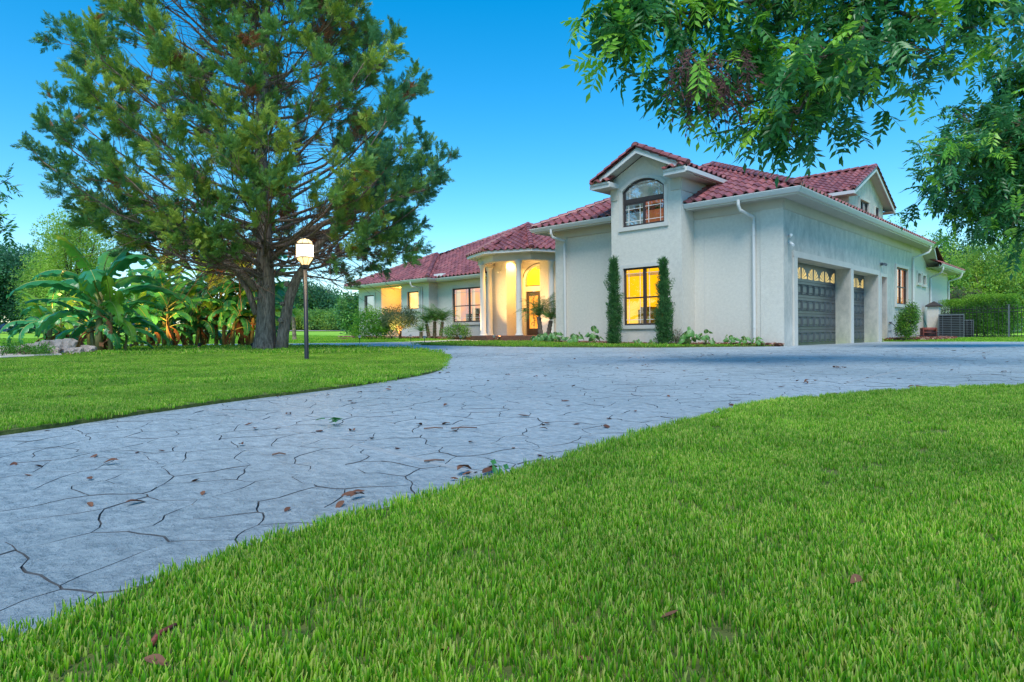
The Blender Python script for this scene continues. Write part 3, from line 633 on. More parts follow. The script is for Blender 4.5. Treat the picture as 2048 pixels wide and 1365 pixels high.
    ring('porch_step', .0, 2.75, .02, .30, M['brick']); ring('beam', 2.02, 2.36, 3.58, 3.90, M['soffit']); ring('porch_soffit', 0, 2.80, 3.895, 3.91, M['soffit'])
    ring('fascia', 2.70, 2.76, 3.86, 4.0, M['gutter']); ring('gutter', 2.765, 2.87, 3.88, 4.0, M['gutter'])
    for R, dg in ((2.2,-121), (2.2,-59), (2.05,-161), (2.05,-19)):
        a = math.radians(dg); x, y = CX+R*math.cos(a), CY+R*math.sin(a)
        mb = MB(); mb.lathe((x,y,.30), [(.19,0),(.19,.05),(.15,.07),(.16,.11),(.13,.15),(.132,1.2),(.12,2.4),(.112,3.1),(.14,3.13),(.15,3.2),(.17,3.22),(.17,3.28)], 20); mb.obj('column', M['trim'], house, True)
    mb = MB()
    for k in range(8):    # eight slopes under the tiles
        a, b = oc(2.87,k), oc(2.87,k+1); mb.add([(*a,4.0),(*b,4.0),(CX,CY,5.42)], [(0,1,2)])
    mb.obj('roof_deck', M['under'], house)
    return oc
oc = entry()

# ---------------------------------------------------------------- roofs, tiles, gutters
TW, TL, EXP = .30, .37, .31
def tile_profile():
    pts = []
    for k in range(6): x = .175*k/5; pts.append((x, .072*math.sin(math.pi*k/5)))
    for k in range(1, 4): pts.append((.175+.125*k/3, -.012*math.sin(math.pi*k/3)))
    return pts
def tile_mesh():
    pr = tile_profile(); v = []; f = []; n = len(pr)
    for x, h in pr: v.append((x, 0, h+.040)); 
    for x, h in pr: v.append((x, TL, h+.004))
    for x, h in pr: v.append((x, 0, h+.006))
    for i in range(n-1): f.append((i, i+1, n+i+1, n+i)); f.append((2*n+i, 2*n+i+1, i+1, i))
    return v, f
TV, TF = tile_mesh(); TVa = np.array(TV)
mbt = MB(); mbt.add(TV, TF); TILE = mbt.mesh('roof_tile', M['tile'], False)
CAND = []; STUFF = []
def roof_plane(O, U, V, poly, up_n=None, tiles=True, open_edges=()):
    """a tiled slope: O a point on the eave, U along it, V up the slope, poly in (along, up) metres; first edge is the eave"""
    O, U, V = Vector(O), Vector(U).normalized(), Vector(V).normalized(); N = U.cross(V)
    if N.z < 0: U = -U; poly = [(-s, t) for s, t in poly]; N = U.cross(V)
    mb = MB(); mb.add([tuple(O+U*s+V*t-N*.01) for s, t in poly], [tuple(range(len(poly)))]); deck = mb.obj('roof', M['under'], house)
    if not tiles: return deck
    cen = (sum(p[0] for p in poly)/len(poly), sum(p[1] for p in poly)/len(poly)); planes = []
    n = len(poly)
    for i in range(n):
        a, b = poly[i], poly[(i+1) % n]; e = (b[0]-a[0], b[1]-a[1]); L = math.hypot(*e); nn = (-e[1]/L, e[0]/L)
        if (cen[0]-a[0])*nn[0]+(cen[1]-a[1])*nn[1] < 0: nn = (-nn[0], -nn[1])
        eave = abs(a[1]) < 1e-6 and abs(b[1]) < 1e-6; planes.append((a, nn, eave))
    dist = lambda s, t: min((s-a[0])*nn[0]+(t-a[1])*nn[1] for a, nn, ev in planes if not ev)
    smin, smax = min(p[0] for p in poly), max(p[0] for p in poly); tmax = max(p[1] for p in poly)
    clip = []; R = np.array([[U.x,V.x,N.x],[U.y,V.y,N.y],[U.z,V.z,N.z]])
    for j in range(int(tmax/EXP)+2):
        t = j*EXP-.05
        for i in range(int((smax-smin)/TW)+2):
            s = smin+(i-.5)*TW; ds = [dist(s, t), dist(s+TW, t), dist(s, t+TL), dist(s+TW, t+TL)]
            if max(ds) < 0: continue
            p = O+U*s+V*t+N*(rng.normal(0, .0015))
            if min(ds) > -.005: CAND.append((p, U, V, N, deck, R))
            else: clip.append(p)
    if clip:
        bm = bmesh.new(); P = np.concatenate([TVa @ R.T+np.array(p) for p in clip]); vs = [bm.verts.new(v) for v in P]; k = len(TV)
        for q in range(len(clip)):
            for f in TF: bm.faces.new([vs[q*k+i] for i in f])
        for a, nn, ev in planes:
            if ev: continue
            co = O+U*a[0]+V*a[1]; no = U*nn[0]+V*nn[1]
            bmesh.ops.bisect_plane(bm, geom=bm.verts[:]+bm.edges[:]+bm.faces[:], plane_co=co, plane_no=-no, clear_outer=True)
        me = bpy.data.meshes.new('cut_tiles'); bm.to_mesh(me); bm.free(); me.materials.append(M['tile'])
        tag(link('cut_tiles', me, deck), kind='stuff')
    return deck
def finish_tiles():
    def key(c):
        p, U, V, N, deck, R = c; px, py, d = proj(p); face = N.dot((CAM-p).normalized())
        return (d if d > 0 and -20 < px < 2070 and -20 < py and face > .02 else 1e3+abs(d))
    CAND.sort(key=key); rest = {}
    for k, (p, U, V, N, deck, R) in enumerate(CAND):
        if k < 297:
            o = link('roof_tile', TILE, deck); o.matrix_local = Matrix(((R[0][0],R[0][1],R[0][2],p.x),(R[1][0],R[1][1],R[1][2],p.y),(R[2][0],R[2][1],R[2][2],p.z),(0,0,0,1)))
        else: rest.setdefault(deck.name, (deck, []))[1].append(TVa @ R.T+np.array(p))
    for deck, arr in rest.values():
        A = np.concatenate(arr); k = len(TV); fs_ = [tuple(i+q*k for i in f) for q in range(len(arr)) for f in TF]
        me = bpy.data.meshes.new('tile_field'); me.from_pydata(A.tolist(), [], fs_); me.materials.append(M['tile']); tag(link('tile_field', me, deck), kind='stuff')
def cap_mesh(r0=.125, r1=.105, L=.40, closed=False):
    mb = MB(); k = 7
    for y, r in ((0, r0), (L, r1)):
        for i in range(k): a = math.pi*i/(k-1); mb.v.append((r*math.cos(a), y, r*.85*math.sin(a)))
    for i in range(k-1): mb.f.append((i, i+1, k+i+1, k+i)); mb.m.append(0)
    for i in range(k): a = math.pi*i/(k-1); mb.v.append(((r0-.022)*math.cos(a), 0, (r0-.022)*.85*math.sin(a)-.004))
    for i in range(k-1): mb.f.append((2*k+i, 2*k+i+1, i+1, i)); mb.m.append(0)
    if closed: mb.f.append(tuple(range(k))[::-1]); mb.m.append(0)
    return mb.mesh('ridge_tile', M['tile'])
CAP, CAPC = cap_mesh(), cap_mesh(closed=True)
def caps(a, b, deck, lift=.05, start=True):
    a, b = Vector(a), Vector(b); d = b-a; L = d.length; y = d.normalized(); x = y.cross(Vector((0,0,1))).normalized(); z = x.cross(y); n = int(L/.34)+1
    tilt = -.018/.34
    for k in range(n):
        p = a+y*(k*L/n)+z*(lift+.015); yy = (y+z*tilt).normalized(); zz = x.cross(yy)
        o = link('ridge_tile', CAPC if (k == 0 and start) else CAP, deck)
        o.matrix_local = Matrix(((x.x,yy.x,zz.x,p.x),(x.y,yy.y,zz.y,p.y),(x.z,yy.z,zz.z,p.z),(0,0,0,1)))
PT = .48; CS = math.sqrt(1+PT*PT)
def vup(dx, dy, p=PT): return (dx, dy, p)
# main garage block: hip at the front, ridge running back
gx0, gx1, gy0, gy1, gz0 = -8.49, .58, -.58, 16.02, 4.09; hw = (gx1-gx0)/2; gxc = (gx0+gx1)/2; rz = gz0+hw*PT
d1 = roof_plane((gx0,gy0,gz0), (1,0,0), vup(0,1), [(0,0),(2*hw,0),(hw,hw*CS)])
d2 = roof_plane((gx1,gy0,gz0), (0,1,0), vup(-1,0), [(0,0),(gy1-gy0,0),(gy1-gy0,hw*CS),(hw,hw*CS)])
d3 = roof_plane((gx0,gy1,gz0), (0,-1,0), vup(1,0), [(0,0),(gy1-gy0,0),(gy1-gy0-hw,hw*CS),(0,hw*CS)])
ap = (gxc, gy0+hw, rz); caps((gx0,gy0,gz0), ap, d1); caps((gx1,gy0,gz0), ap, d1); caps(ap, (gxc,gy1,rz), d1, start=False)
# the slope that drops to the low rear part, and the low roof
d5 = roof_plane((.58,18.4,3.36), (-1,0,0), (0,-1,.34), [(0,0),(8,0),(8,2.5),(0,2.5)])
d4 = roof_plane((.58,17.0,3.36), (0,1,0), vup(-1,0), [(0,0),(5.9,0),(2.9,3.0*CS),(0,3.0*CS)])
# right dormer, gable towards +x
dx, dy0, dy1, dz, PD = -.62, 8.7, 14.5, 5.62, .46; dm = (dy0+dy1)/2; dr_ = dz+(dm-dy0)*PD; CD = math.sqrt(1+PD*PD); dh = (dm-dy0)*CD
e1 = roof_plane((dx,dy0,dz), (-1,0,0), (0,1,PD), [(0,0),(6.6,0),(6.6,dh),(0,dh)]); e2 = roof_plane((dx,dy1,dz), (-1,0,0), (0,-1,PD), [(0,0),(6.6,0),(6.6,dh),(0,dh)])
caps((dx-.02,dm,dr_), (dx-6.6,dm,dr_), e1, start=True); caps((dx-.08,dy0,dz+.0), (dx-.08,dm,dr_), e1, .06); caps((dx-.08,dy1,dz), (dx-.08,dm,dr_), e2, .06)
fd = fr_y(-1.0); g0, g1 = 9.2, 14.05; gzz = lambda y: dr_-abs(y-dm)*PD-.06
mb = MB(); wall(fd, g0, g1, 4.6, 5.6, [(10.53,11.80,5.02,5.59),(12.74,13.43,5.02,5.59)], mb=mb, rev=.1)
for a, b in ((g0, 10.53), (10.53, 11.6), (11.6, 11.80), (11.80, 12.74), (12.74, 13.43), (13.43, g1)): mb.add([P3(fd,a,0,5.6),P3(fd,b,0,5.6),P3(fd,b,0,gzz(b)),P3(fd,a,0,gzz(a))], [(0,1,2,3)])
mb.obj('dormer_wall', M['stucco2'], house)
mb = MB(); mb.add([(-1,g0,4.4),(-6,g0,4.4),(-6,g0,5.7),(-1,g0,5.7)], [(3,2,1,0)]); mb.add([(-1,g1,4.4),(-6,g1,4.4),(-6,g1,5.7),(-1,g1,5.7)], [(0,1,2,3)])
mb.obj('dormer_wall', M['stucco'], house)
window(fd, 10.53, 11.80, 5.02, 5.59, 'dimroom', 2, sash=False, mun=False, glass='glass2', dp=.5); window(fd, 12.74, 13.43, 5.02, 5.59, 'dimroom', 1, sash=False, mun=False, glass='glass2', dp=.5)
trimband(fd, 10.53, 11.80, 5.02, 5.59, .09, .05); trimband(fd, 12.74, 13.43, 5.02, 5.59, .09, .05, sides='lb')
def rake(fr, a0, z0, am, zm, nout, w=.17, dp=.035, name='rake_board'):
    """sloping board and underside of a gable overhang; from eave (a0,z0) to peak (am,zm), nout in front of the wall"""
    mb = MB(); q = [P3(fr,a0,nout,z0-w),P3(fr,am,nout,zm-w),P3(fr,am,nout,zm),P3(fr,a0,nout,z0),P3(fr,a0,nout-dp,z0-w),P3(fr,am,nout-dp,zm-w)]
    mb.add(q, [(0,1,2,3),(0,4,5,1)]); mb.obj(name, M['gutter'], house)
    mb = MB(); zo = w*.55; mb.add([P3(fr,a0,nout-dp,z0-zo),P3(fr,am,nout-dp,zm-zo),P3(fr,am,-.02,zm-zo),P3(fr,a0,-.02,z0-zo)], [(0,1,2,3)]); mb.obj('soffit', M['soffit'], house)
rake(fd, dy0+.0, dz+.02, dm, dr_+.02, .36); rake(fd, dy1-.0, dz+.02, dm, dr_+.02, .36)
mb = MB(); mb.box(-6.5, dx-.04, dy0+.02, g0, dz-.14, dz-.13); mb.box(-6.5, dx-.04, g1, dy1-.02, dz-.14, dz-.13); mb.obj('soffit', M['soffit'], house)
mb = MB(); mb.box(-6.5, dx-.02, dy0-.13, dy0-.01, dz-.15, dz-.03); mb.box(-6.5, dx-.02, dy1+.01, dy1+.13, dz-.15, dz-.03); mb.obj('gutter', M['gutter'], house)
# bay gable, ridge running back
PB = .5; qx0, qx1, qz, qy = -5.42, -2.20, 5.03, -1.25; qm = (qx0+qx1)/2; qr = qz+(qx1-qm)*PB; CB = math.sqrt(1+PB*PB); qh = (qx1-qm)*CB; qd = 3.9
b1 = roof_plane((qx1,qy,qz), (0,1,0), (-1,0,PB), [(0,0),(3.0,0),(5.2,qh),(0,qh)]); b2 = roof_plane((qx0,qy,qz), (0,1,0), (1,0,PB), [(0,0),(3.0,0),(5.2,qh),(0,qh)])
caps((qm,qy-.02,qr), (qm,qy+5,qr), b1); caps((qx1,qy+.1,qz), (qm,qy+.1,qr), b1, .06); caps((qx0,qy+.1,qz), (qm,qy+.1,qr), b2, .06)
rake(fb, qx0, qz+.02, qm, qr+.02, .46); rake(fb, qx1, qz+.02, qm, qr+.02, .46)
for a, b, sgn in ((qx0, bx0+.28, 1), (bx1-.28, qx1, -1)):       # boxed eave returns with a strip of tiles on top
    mb = MB(); mb.box(a, b, qy+.02, by-.001, 4.84, 4.86); mb.obj('soffit', M['soffit'], house)
    mb = MB(); mb.box(a, b, qy, qy+.02, 4.84, 4.94); mb.box(a, b, qy-.03, qy+.02, 4.945, 5.01); e = b if sgn > 0 else a; mb.box(e-.01, e+.01, qy+.02, by-.001, 4.861, 5.0); mb.obj('eave_return', M['gutter'], house)
    roof_plane((a if sgn > 0 else b, qy-.03, 5.02), (1 if sgn > 0 else -1,0,0), (0,1,.45), [(0,0),(b-a,0),(b-a,.5),(0,.5)])
mb = MB(); mb.box(bx1, qx1-.06, by, 2.2, 4.84, 4.86); mb.box(qx0+.06, bx0, by, 2.2, 4.84, 4.86); mb.obj('soffit', M['soffit'], house)
mb = MB(); mb.box(qx1-.05, qx1+.07, qy+.02, 2.0, 4.87, 4.99); mb.box(qx0-.07, qx0+.05, qy+.02, 2.0, 4.87, 4.99); mb.obj('gutter', M['gutter'], house)
fbx('bay_cornice', fb, bx0, bx0+.02, -2.2, .02, 4.5, 4.84, m='soffit'); mb = MB(); mb.box(bx1, bx1+.025, by+.002, 2.2, 4.48, 4.84); mb.obj('bay_cornice', M['soffit'], house)
# left wing: slopes of the projecting end and of the main body
ax0, ax1, ay, az_ = -27.8, -19.8, 3.72, 3.36; ah = (ax1-ax0)/2
w1 = roof_plane((ax0,ay,az_), (1,0,0), vup(0,1), [(0,0),(2*ah,0),(ah,ah*CS)]); caps((ax1,ay,az_), (ax0+ah,ay+ah,az_+ah*PT), w1); caps((ax0,ay,az_), (ax0+ah,ay+ah,az_+ah*PT), w1)
mx0, mx1, my, mz = -27.8, -12.4, 4.3, 3.40; mh = (mx1-mx0)/2
w2 = roof_plane((mx0,my,mz), (1,0,0), vup(0,1), [(0,0),(2*mh-3.4,0),(2*mh-3.4,3.4*CS),(mh,mh*CS)]); w3 = roof_plane((mx1,my,mz), (0,1,0), vup(-1,0), [(3.4,0),(16,0),(16,mh*CS),(mh,mh*CS),(3.4,3.4*CS)])
w4 = roof_plane((mx0,my+16,mz), (0,-1,0), vup(1,0), [(0,0),(16.6,0),(16-mh,mh*CS),(0,mh*CS)]); w5 = roof_plane((ax1,ay,az_), (0,1,0), vup(-1,0), [(0,0),(.6,0),(4.2,ah*CS),(ah,ah*CS)])
ma = (mx0+mh, my+mh, mz+mh*PT); caps((mx0+3,my+3,mz+3*PT), ma, w2, start=False); caps((mx1-3.4,my+3.4,mz+3.4*PT), ma, w2); caps(ma, (ma[0],20,ma[2]), w2, start=False)
w6 = roof_plane((-12.4,7.0,3.6), (1,0,0), vup(0,1,.4), [(0,0),(4.4,0),(4.4,5),(0,5)])
# octagonal entry roof
R = 2.87
for k in range(8):
    a, b = Vector((*oc(R,k),4.0)), Vector((*oc(R,k+1),4.0)); mid = (a+b)/2; apx = Vector((-13.5,4.71,5.45)); v = apx-mid; s = (b-a).length
    dk = roof_plane(a, (b-a), v, [(0,0),(s,0),(s/2,v.length)]); caps(a, apx, dk)
finish_tiles()
def sweep(name, path, prof, m, close=False):
    """a profile (outward, z) swept round a level polyline; outward is to the right of travel"""
    mb = MB(); n = len(path); k = len(prof); path = [Vector(p) for p in path]
    for i, p in enumerate(path):
        d0 = (path[i]-path[i-1]).normalized() if i else (path[1]-path[0]).normalized(); d1_ = (path[i+1]-path[i]).normalized() if i < n-1 else d0
        n0 = Vector((d0.y,-d0.x,0)); n1 = Vector((d1_.y,-d1_.x,0)); bis = (n0+n1).normalized(); sc_ = 1/max(.3, bis.dot(n0))
        for o, z in prof: mb.v.append(tuple(p+bis*o*sc_+Vector((0,0,z))))
    for i in range(n-1):
        for j in range(k):
            q = (j+1) % k; mb.f.append((i*k+j, i*k+q, (i+1)*k+q, (i+1)*k+j)); mb.m.append(0)
    mb.f.append(tuple(range(k))[::-1]); mb.f.append(tuple((n-1)*k+j for j in range(k))); mb.m += [0, 0]
    return mb.obj(name, M[m], house)
GP = [(0,-.125),(.07,-.125),(.085,-.10),(.115,-.05),(.125,-.02),(.13,-.02),(.13,0),(.11,0),(.108,-.012),(.08,-.09),(.01,-.10),(0,-.10)]
def eave(path, wallpath, zg, zs):
    sweep('fascia', path, [(-.02,zg-.17),(-.001,zg-.17),(-.001,zg),(-.02,zg)], 'trim'); sweep('gutter', [(x,y,z+zg) for x, y, z in path], GP, 'gutter')
    mb = MB()
    for i in range(len(path)-1):
        a, b, c, d = path[i], path[i+1], wallpath[i+1], wallpath[i]; mb.add([(*a[:2],zs),(*b[:2],zs),(*c[:2],zs),(*d[:2],zs)], [(3,2,1,0)])
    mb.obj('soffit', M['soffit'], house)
eave([(-8.44,6,0),(-8.44,-.53,0),(-5.47-.02,-.53,0),(-5.03,-.53,0)], [(-7.9,6,0),(-7.9,.01,0),(-5.5,.01,0),(-5.03,.01,0)], 4.075, 3.95)
eave([(-2.59,-.53,0),(.53,-.53,0),(.53,16.0,0)], [(-2.59,.01,0),(-.01,.01,0),(-.01,16.0,0)], 4.075, 3.95)
eave([(.53,17.2,0),(.53,22.95,0),(-4,22.95,0)], [(-.01,17.2,0),(-.01,22.4,0),(-4,22.4,0)], 3.35, 3.22)
eave([(-27.75,12,0),(-27.75,3.77,0),(-19.85,3.77,0),(-19.85,4.36,0),(-15.9,4.36,0)], [(-27.2,12,0),(-27.2,4.31,0),(-20.4,4.31,0),(-20.4,4.91,0),(-15.9,4.91,0)], 3.36, 3.20)
mb = MB(); mb.add([(.53,16.0,3.95),(.35,17.95,3.22),(-.01,17.95,3.22),(-.01,16.0,3.95)], [(0,1,2,3)]); mb.obj('soffit', M['soffit'], house)
mb = MB(); mb.add([(.55,16.0,3.93),(.36,17.95,3.2),(.36,17.95,3.36),(.55,16.0,4.08),(.52,16.0,3.93),(.33,17.95,3.2)], [(0,1,2,3),(0,4,5,1)]); mb.obj('rake_board', M['gutter'], house)
mb = MB(); mb.box(-19.95,-19.2,4.30,4.5,3.45,3.60); mb.obj('splash_guard', M['white'], house)
def spout(top, wallp, zb):
    """downspout: drops from the gutter, kicks back to the wall and runs down it"""
    t, w = Vector(top), Vector(wallp); mb = MB(); mb.tube([t, t-Vector((0,0,.14)), t-Vector((0,0,.22))+(w-t)*.12, w+Vector((0,0,-.02)), w-Vector((0,0,.2)), Vector((w.x, w.y, zb+.12)), Vector((w.x+.0, w.y, zb+.02))], .045, 8)
    for z in (w.z-.5, (w.z+zb)/2, zb+.5): mb.tube([(w.x,w.y,z-.02),(w.x,w.y,z+.02)], .052, 8)
    mb.obj('downspout', M['gutter'], house)
spout((-7.62,-.6,3.96), (-7.45,-.085,3.62), 0); spout((-.98,-.6,3.96), (-.78,-.085,3.55), 0)
spout((.6,15.0,3.96), (.055,14.45,3.45), 0); spout((.6,17.6,3.25), (.055,17.95,2.8), 0); spout((.6,22.4,3.25), (.055,22.3,2.85), 0)
spout((-21.2,3.7,3.24), (-20.95,4.24,2.95), .1)
# small fittings on the walls
def camera_fitting(p, d):
    d = Vector(d).normalized(); mb = MB(); p = Vector(p); mb.tube([p, p+Vector((d.x*.02,d.y*.02,0))], .05, 10); mb.tube([p, p+d*.10], .014, 6); mb.tube([p+d*.09-Vector((0,0,.0)), p+d*.28-Vector((0,0,.05))], .036, 10)
    mb.obj('security_camera', M['white'], house)
camera_fitting((.0,.42,2.98), (.5,-.9,.15)); camera_fitting((-14.95,4.3,3.35), (.3,-1,0)); camera_fitting((0,.36,2.8), (.6,-.6,-.2))
mb = MB(); p = Vector((0,9.5,2.84)); mb.tube([p, p+Vector((.08,0,0))], .06, 10); mb.tube([p+Vector((.06,0,0)), p+Vector((.16,-.12,-.02))], [.03,.055], 10); mb.tube([p+Vector((.06,0,0)), p+Vector((.16,.14,-.02))], [.03,.055], 10); mb.obj('floodlight', M['galv'], house)
mb = MB(); mb.tube([(-7.9+3.0+2.0,-.79,.15),(-2.9,-.79,1.25)], .012, 6); mb.obj('conduit', M['metal'], house)
mb = MB(); mb.box(-14.48,-14.40,5.40,5.49,1.45,1.62); mb.obj('door_bell', M['black'], house)

# ================================================================ PLANT MATERIALS AND LEAF SHAPES
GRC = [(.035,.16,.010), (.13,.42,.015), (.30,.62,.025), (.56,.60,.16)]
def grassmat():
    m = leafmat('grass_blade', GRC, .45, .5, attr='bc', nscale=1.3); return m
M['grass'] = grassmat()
M['conA'] = leafmat('cedar_green', [(.16,.35,.09),(.27,.48,.13)], .35, .6, nscale=2.0); M['conB'] = leafmat('cedar_yellow', [(.34,.50,.09),(.48,.60,.12)], .3, .6, nscale=2.0)
M['conC'] = leafmat('cedar_blue', [(.09,.27,.14),(.15,.36,.17)], .25, .6, nscale=2.0); M['conD'] = leafmat('cedar_dead', [(.30,.12,.06),(.40,.18,.09)], .2, .7)
M['pecA'] = leafmat('pecan_leaf', [(.035,.17,.05),(.075,.27,.06)], .35, .38, spec=.5); M['pecB'] = leafmat('pecan_leaf_light', [(0.232,0.551,0.058),(0.377,0.667,0.072)], .45, .4, spec=.5); M['pecD'] = leafmat('pecan_leaf_dead', [(.07,.03,.035),(.13,.05,.045)], .15, .7)
M['banA'] = leafmat('banana_leaf', [(.05,.32,.12),(.10,.44,.13)], .35, .3, spec=.55, nscale=3); M['banB'] = leafmat('banana_leaf_young', [(.20,.50,.06),(.30,.58,.07)], .4, .35, spec=.5, nscale=3)
M['banD'] = leafmat('banana_leaf_dead', [(.22,.09,.04),(.30,.13,.05)], .2, .8); M['banS'] = mat('banana_stem', (.16,.15,.05), .6, .3, 6, .3, 20, col2=(.28,.26,.10)); M['midrib'] = mat('leaf_midrib', (.38,.42,.12), .5, .1, 6)
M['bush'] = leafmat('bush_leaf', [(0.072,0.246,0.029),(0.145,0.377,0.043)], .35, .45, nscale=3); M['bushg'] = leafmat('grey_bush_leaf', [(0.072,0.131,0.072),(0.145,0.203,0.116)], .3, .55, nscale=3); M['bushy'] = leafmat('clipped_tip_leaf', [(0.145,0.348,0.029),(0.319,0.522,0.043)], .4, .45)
M['treeA'] = leafmat('tree_leaf', [(0.131,0.304,0.087),(0.189,0.392,0.102)], .35, .5, nscale=.5); M['treeB'] = leafmat('tree_leaf_light', [(0.290,0.507,0.072),(0.478,0.667,0.131)], .4, .5, nscale=.6); M['treeC'] = leafmat('tree_leaf_dark', [(0.065,0.203,0.131),(0.087,0.261,0.145)], .3, .5, nscale=.5)
M['palm'] = leafmat('palm_leaf', [(0.072,0.203,0.043),(0.131,0.290,0.058)], .3, .45); M['cal'] = leafmat('variegated_leaf', [(.09,.26,.06),(.14,.34,.08),(.42,.52,.34)], .4, .4, attr='bc'); M['cyp'] = leafmat('cypress_leaf', [(0.043,0.160,0.051),(0.087,0.232,0.065)], .25, .6, nscale=6)
M['brown'] = leafmat('fallen_leaf', [(.10,.04,.025),(.20,.09,.05)], .1, .8); M['purple'] = leafmat('reddish_bush_leaf', [(.12,.12,.07),(.22,.12,.10)], .3, .6, nscale=2)

HID = bpy.data.collections.new('leaf_shapes')
def proto(name, mb, m, cols=None, smooth=False):
    me = mb.mesh(name, m, smooth)
    if cols is not None:
        a = me.attributes.new('bc', 'FLOAT', 'POINT'); a.data.foreach_set('value', cols)
    return bpy.data.objects.new(name, me)
def group(name, objs):
    c = bpy.data.collections.new(name)
    for i, o in enumerate(objs): o.name = '%s_%02d' % (name, i); c.objects.link(o)
    return c, objs
def gn(coll):
    ng = bpy.data.node_groups.new('scatter_'+coll.name, 'GeometryNodeTree')
    ng.interface.new_socket('Geometry', in_out='INPUT', socket_type='NodeSocketGeometry'); ng.interface.new_socket('Geometry', in_out='OUTPUT', socket_type='NodeSocketGeometry')
    N = ng.nodes.new; gi, go, ip, ci = N('NodeGroupInput'), N('NodeGroupOutput'), N('GeometryNodeInstanceOnPoints'), N('GeometryNodeCollectionInfo')
    ci.inputs['Collection'].default_value = coll; ci.inputs['Separate Children'].default_value = True; ci.inputs['Reset Children'].default_value = True
    ip.inputs['Pick Instance'].default_value = True
    def na(nm, ty): n = N('GeometryNodeInputNamedAttribute'); n.data_type = ty; n.inputs['Name'].default_value = nm; return n.outputs[0]
    L = ng.links.new; L(gi.outputs[0], ip.inputs['Points']); L(ci.outputs[0], ip.inputs['Instance']); L(na('pick','INT'), ip.inputs['Instance Index'])
    L(na('rot','FLOAT_VECTOR'), ip.inputs['Rotation']); L(na('scl','FLOAT'), ip.inputs['Scale']); L(ip.outputs[0], go.inputs[0]); return ng
GNC = {}
def scatter(name, grp, pts, parent=None, kind='stuff'):
    """pts: list of (x, y, z, rx, ry, rz, scale, pick)"""
    if grp[0].name not in GNC: GNC[grp[0].name] = gn(grp[0])
    A = np.array(pts, dtype=float); me = bpy.data.meshes.new(name); me.vertices.add(len(A)); me.vertices.foreach_set('co', A[:, :3].ravel().astype(np.float32))
    for nm, ty, key, d in (('rot','FLOAT_VECTOR','vector',A[:,3:6]), ('scl','FLOAT','value',A[:,6]), ('pick','INT','value',A[:,7])):
        a = me.attributes.new(nm, ty, 'POINT'); a.data.foreach_set(key, d.ravel().astype(np.int32 if ty == 'INT' else np.float32))
    o = link(name, me, parent); md = o.modifiers.new('scatter', 'NODES'); md.node_group = GNC[grp[0].name]; return tag(o, kind=kind)
def foliage(grp, pts, parent, part='leaf', n_ind=0, rest='foliage', vis=True):
    """the first n_ind nearest pieces as parts of their own, the rest as one mass"""
    if n_ind and len(pts):
        base = parent.matrix_world.translation if parent.parent is None else Vector((0,0,0))
        loc = Vector(parent.location)
        def key(p):
            q = Vector(p[:3])+loc; px, py, d = proj(q); return d if (d > 0 and 0 < px < 2048 and 0 < py < 1365) else 1e3+abs(d)
        pts = sorted(pts, key=key)
        for p in pts[:n_ind]:
            o = link(part, grp[1][int(p[7])].data, parent, p[:3]); o.rotation_euler = p[3:6]; o.scale = (p[6],)*3
        pts = pts[n_ind:]
    if len(pts): return scatter(rest, grp, pts, parent)
def aim(d, roll=0.):
    """euler that turns +Y to direction d with Z as near up as it can be, then rolls about it"""
    y = Vector(d).normalized(); x = y.cross(Vector((0,0,1))); x = x.normalized() if x.length > 1e-4 else Vector((1,0,0)); z = x.cross(y)
    m_ = Matrix(((x.x,y.x,z.x),(x.y,y.y,z.y),(x.z,y.z,z.z))) @ Matrix.Rotation(roll, 3, 'Y'); return tuple(m_.to_euler())
def blade(mb, base, d, L, w, n=(0,0,1), mid=.45, fold=.25, droop=0.):
    """one pointed leaf: two halves folded along the midrib"""
    b = Vector(base); d = Vector(d).normalized(); n = Vector(n); s = d.cross(n); s = s.normalized() if s.length > 1e-4 else Vector((1,0,0)); nn = s.cross(d)
    m1 = b+d*L*mid+nn*(-fold*w*.5); tip = b+d*L-Vector((0,0,droop*L)); l, r = b+d*L*mid*.95+s*w/2, b+d*L*mid*.95-s*w/2
    mb.add([b, l, tip, r, m1], [(0,1,4),(4,1,2),(0,4,3),(4,3,2)])
R_ = lambda a, b: random.uniform(a, b)
def rdir(zmin=-1): 
    while True:
        v = Vector((R_(-1,1), R_(-1,1), R_(zmin,1)))
        if .05 < v.length < 1: return v.normalized()
# cedar sprays
def spray(m):
    mb = MB()
    for k in range(17):
        t = .08+.92*k/16; sgn = 1 if k % 2 else -1; b = Vector((R_(-.01,.01), .30*t*.8, R_(-.02,.02)))
        for q in range(2):
            d = Vector((sgn*R_(.35,.9)*(1.1-t*.6), R_(.7,1), R_(-.45,.5))); blade(mb, b, d, (.15-.06*t)*R_(.75,1.15), .017, (R_(-.4,.4),0,1), .5, .2)
    blade(mb, (0,.2,0), (0,1,.1), .14, .03); return proto('spray', mb, m)
SPR = group('spray', [spray(M[k]) for k in ('conA','conA','conB','conB','conC','conC','conD')])
def compound(m, nl=6, droop=.5, L=.38, ll=.135, lw=.053):
    mb = MB(); pts = []
    for k in range(nl*2+1):
        t = (k+1)/(nl*2+1); pts.append(Vector((0, L*t, -droop*L*t*t)))
    mb.tube([Vector((0,0,0))]+pts[::3]+[pts[-1]], .0022, 3)
    for k in range(nl):
        p = pts[2*k]
        for s in (-1, 1):
            d = Vector((s*R_(.75,1), R_(.35,.65), -R_(.3,.9)*droop*1.3)); blade(mb, p, d, ll*R_(.8,1.15)*(1-.25*abs(k/nl-.5)), lw, (R_(-.2,.2),R_(-.2,.2),1), .42, .35, R_(0,.25))
    blade(mb, pts[-1], (0,1,-droop*1.6), ll, lw); return proto('compound_leaf', mb, m)
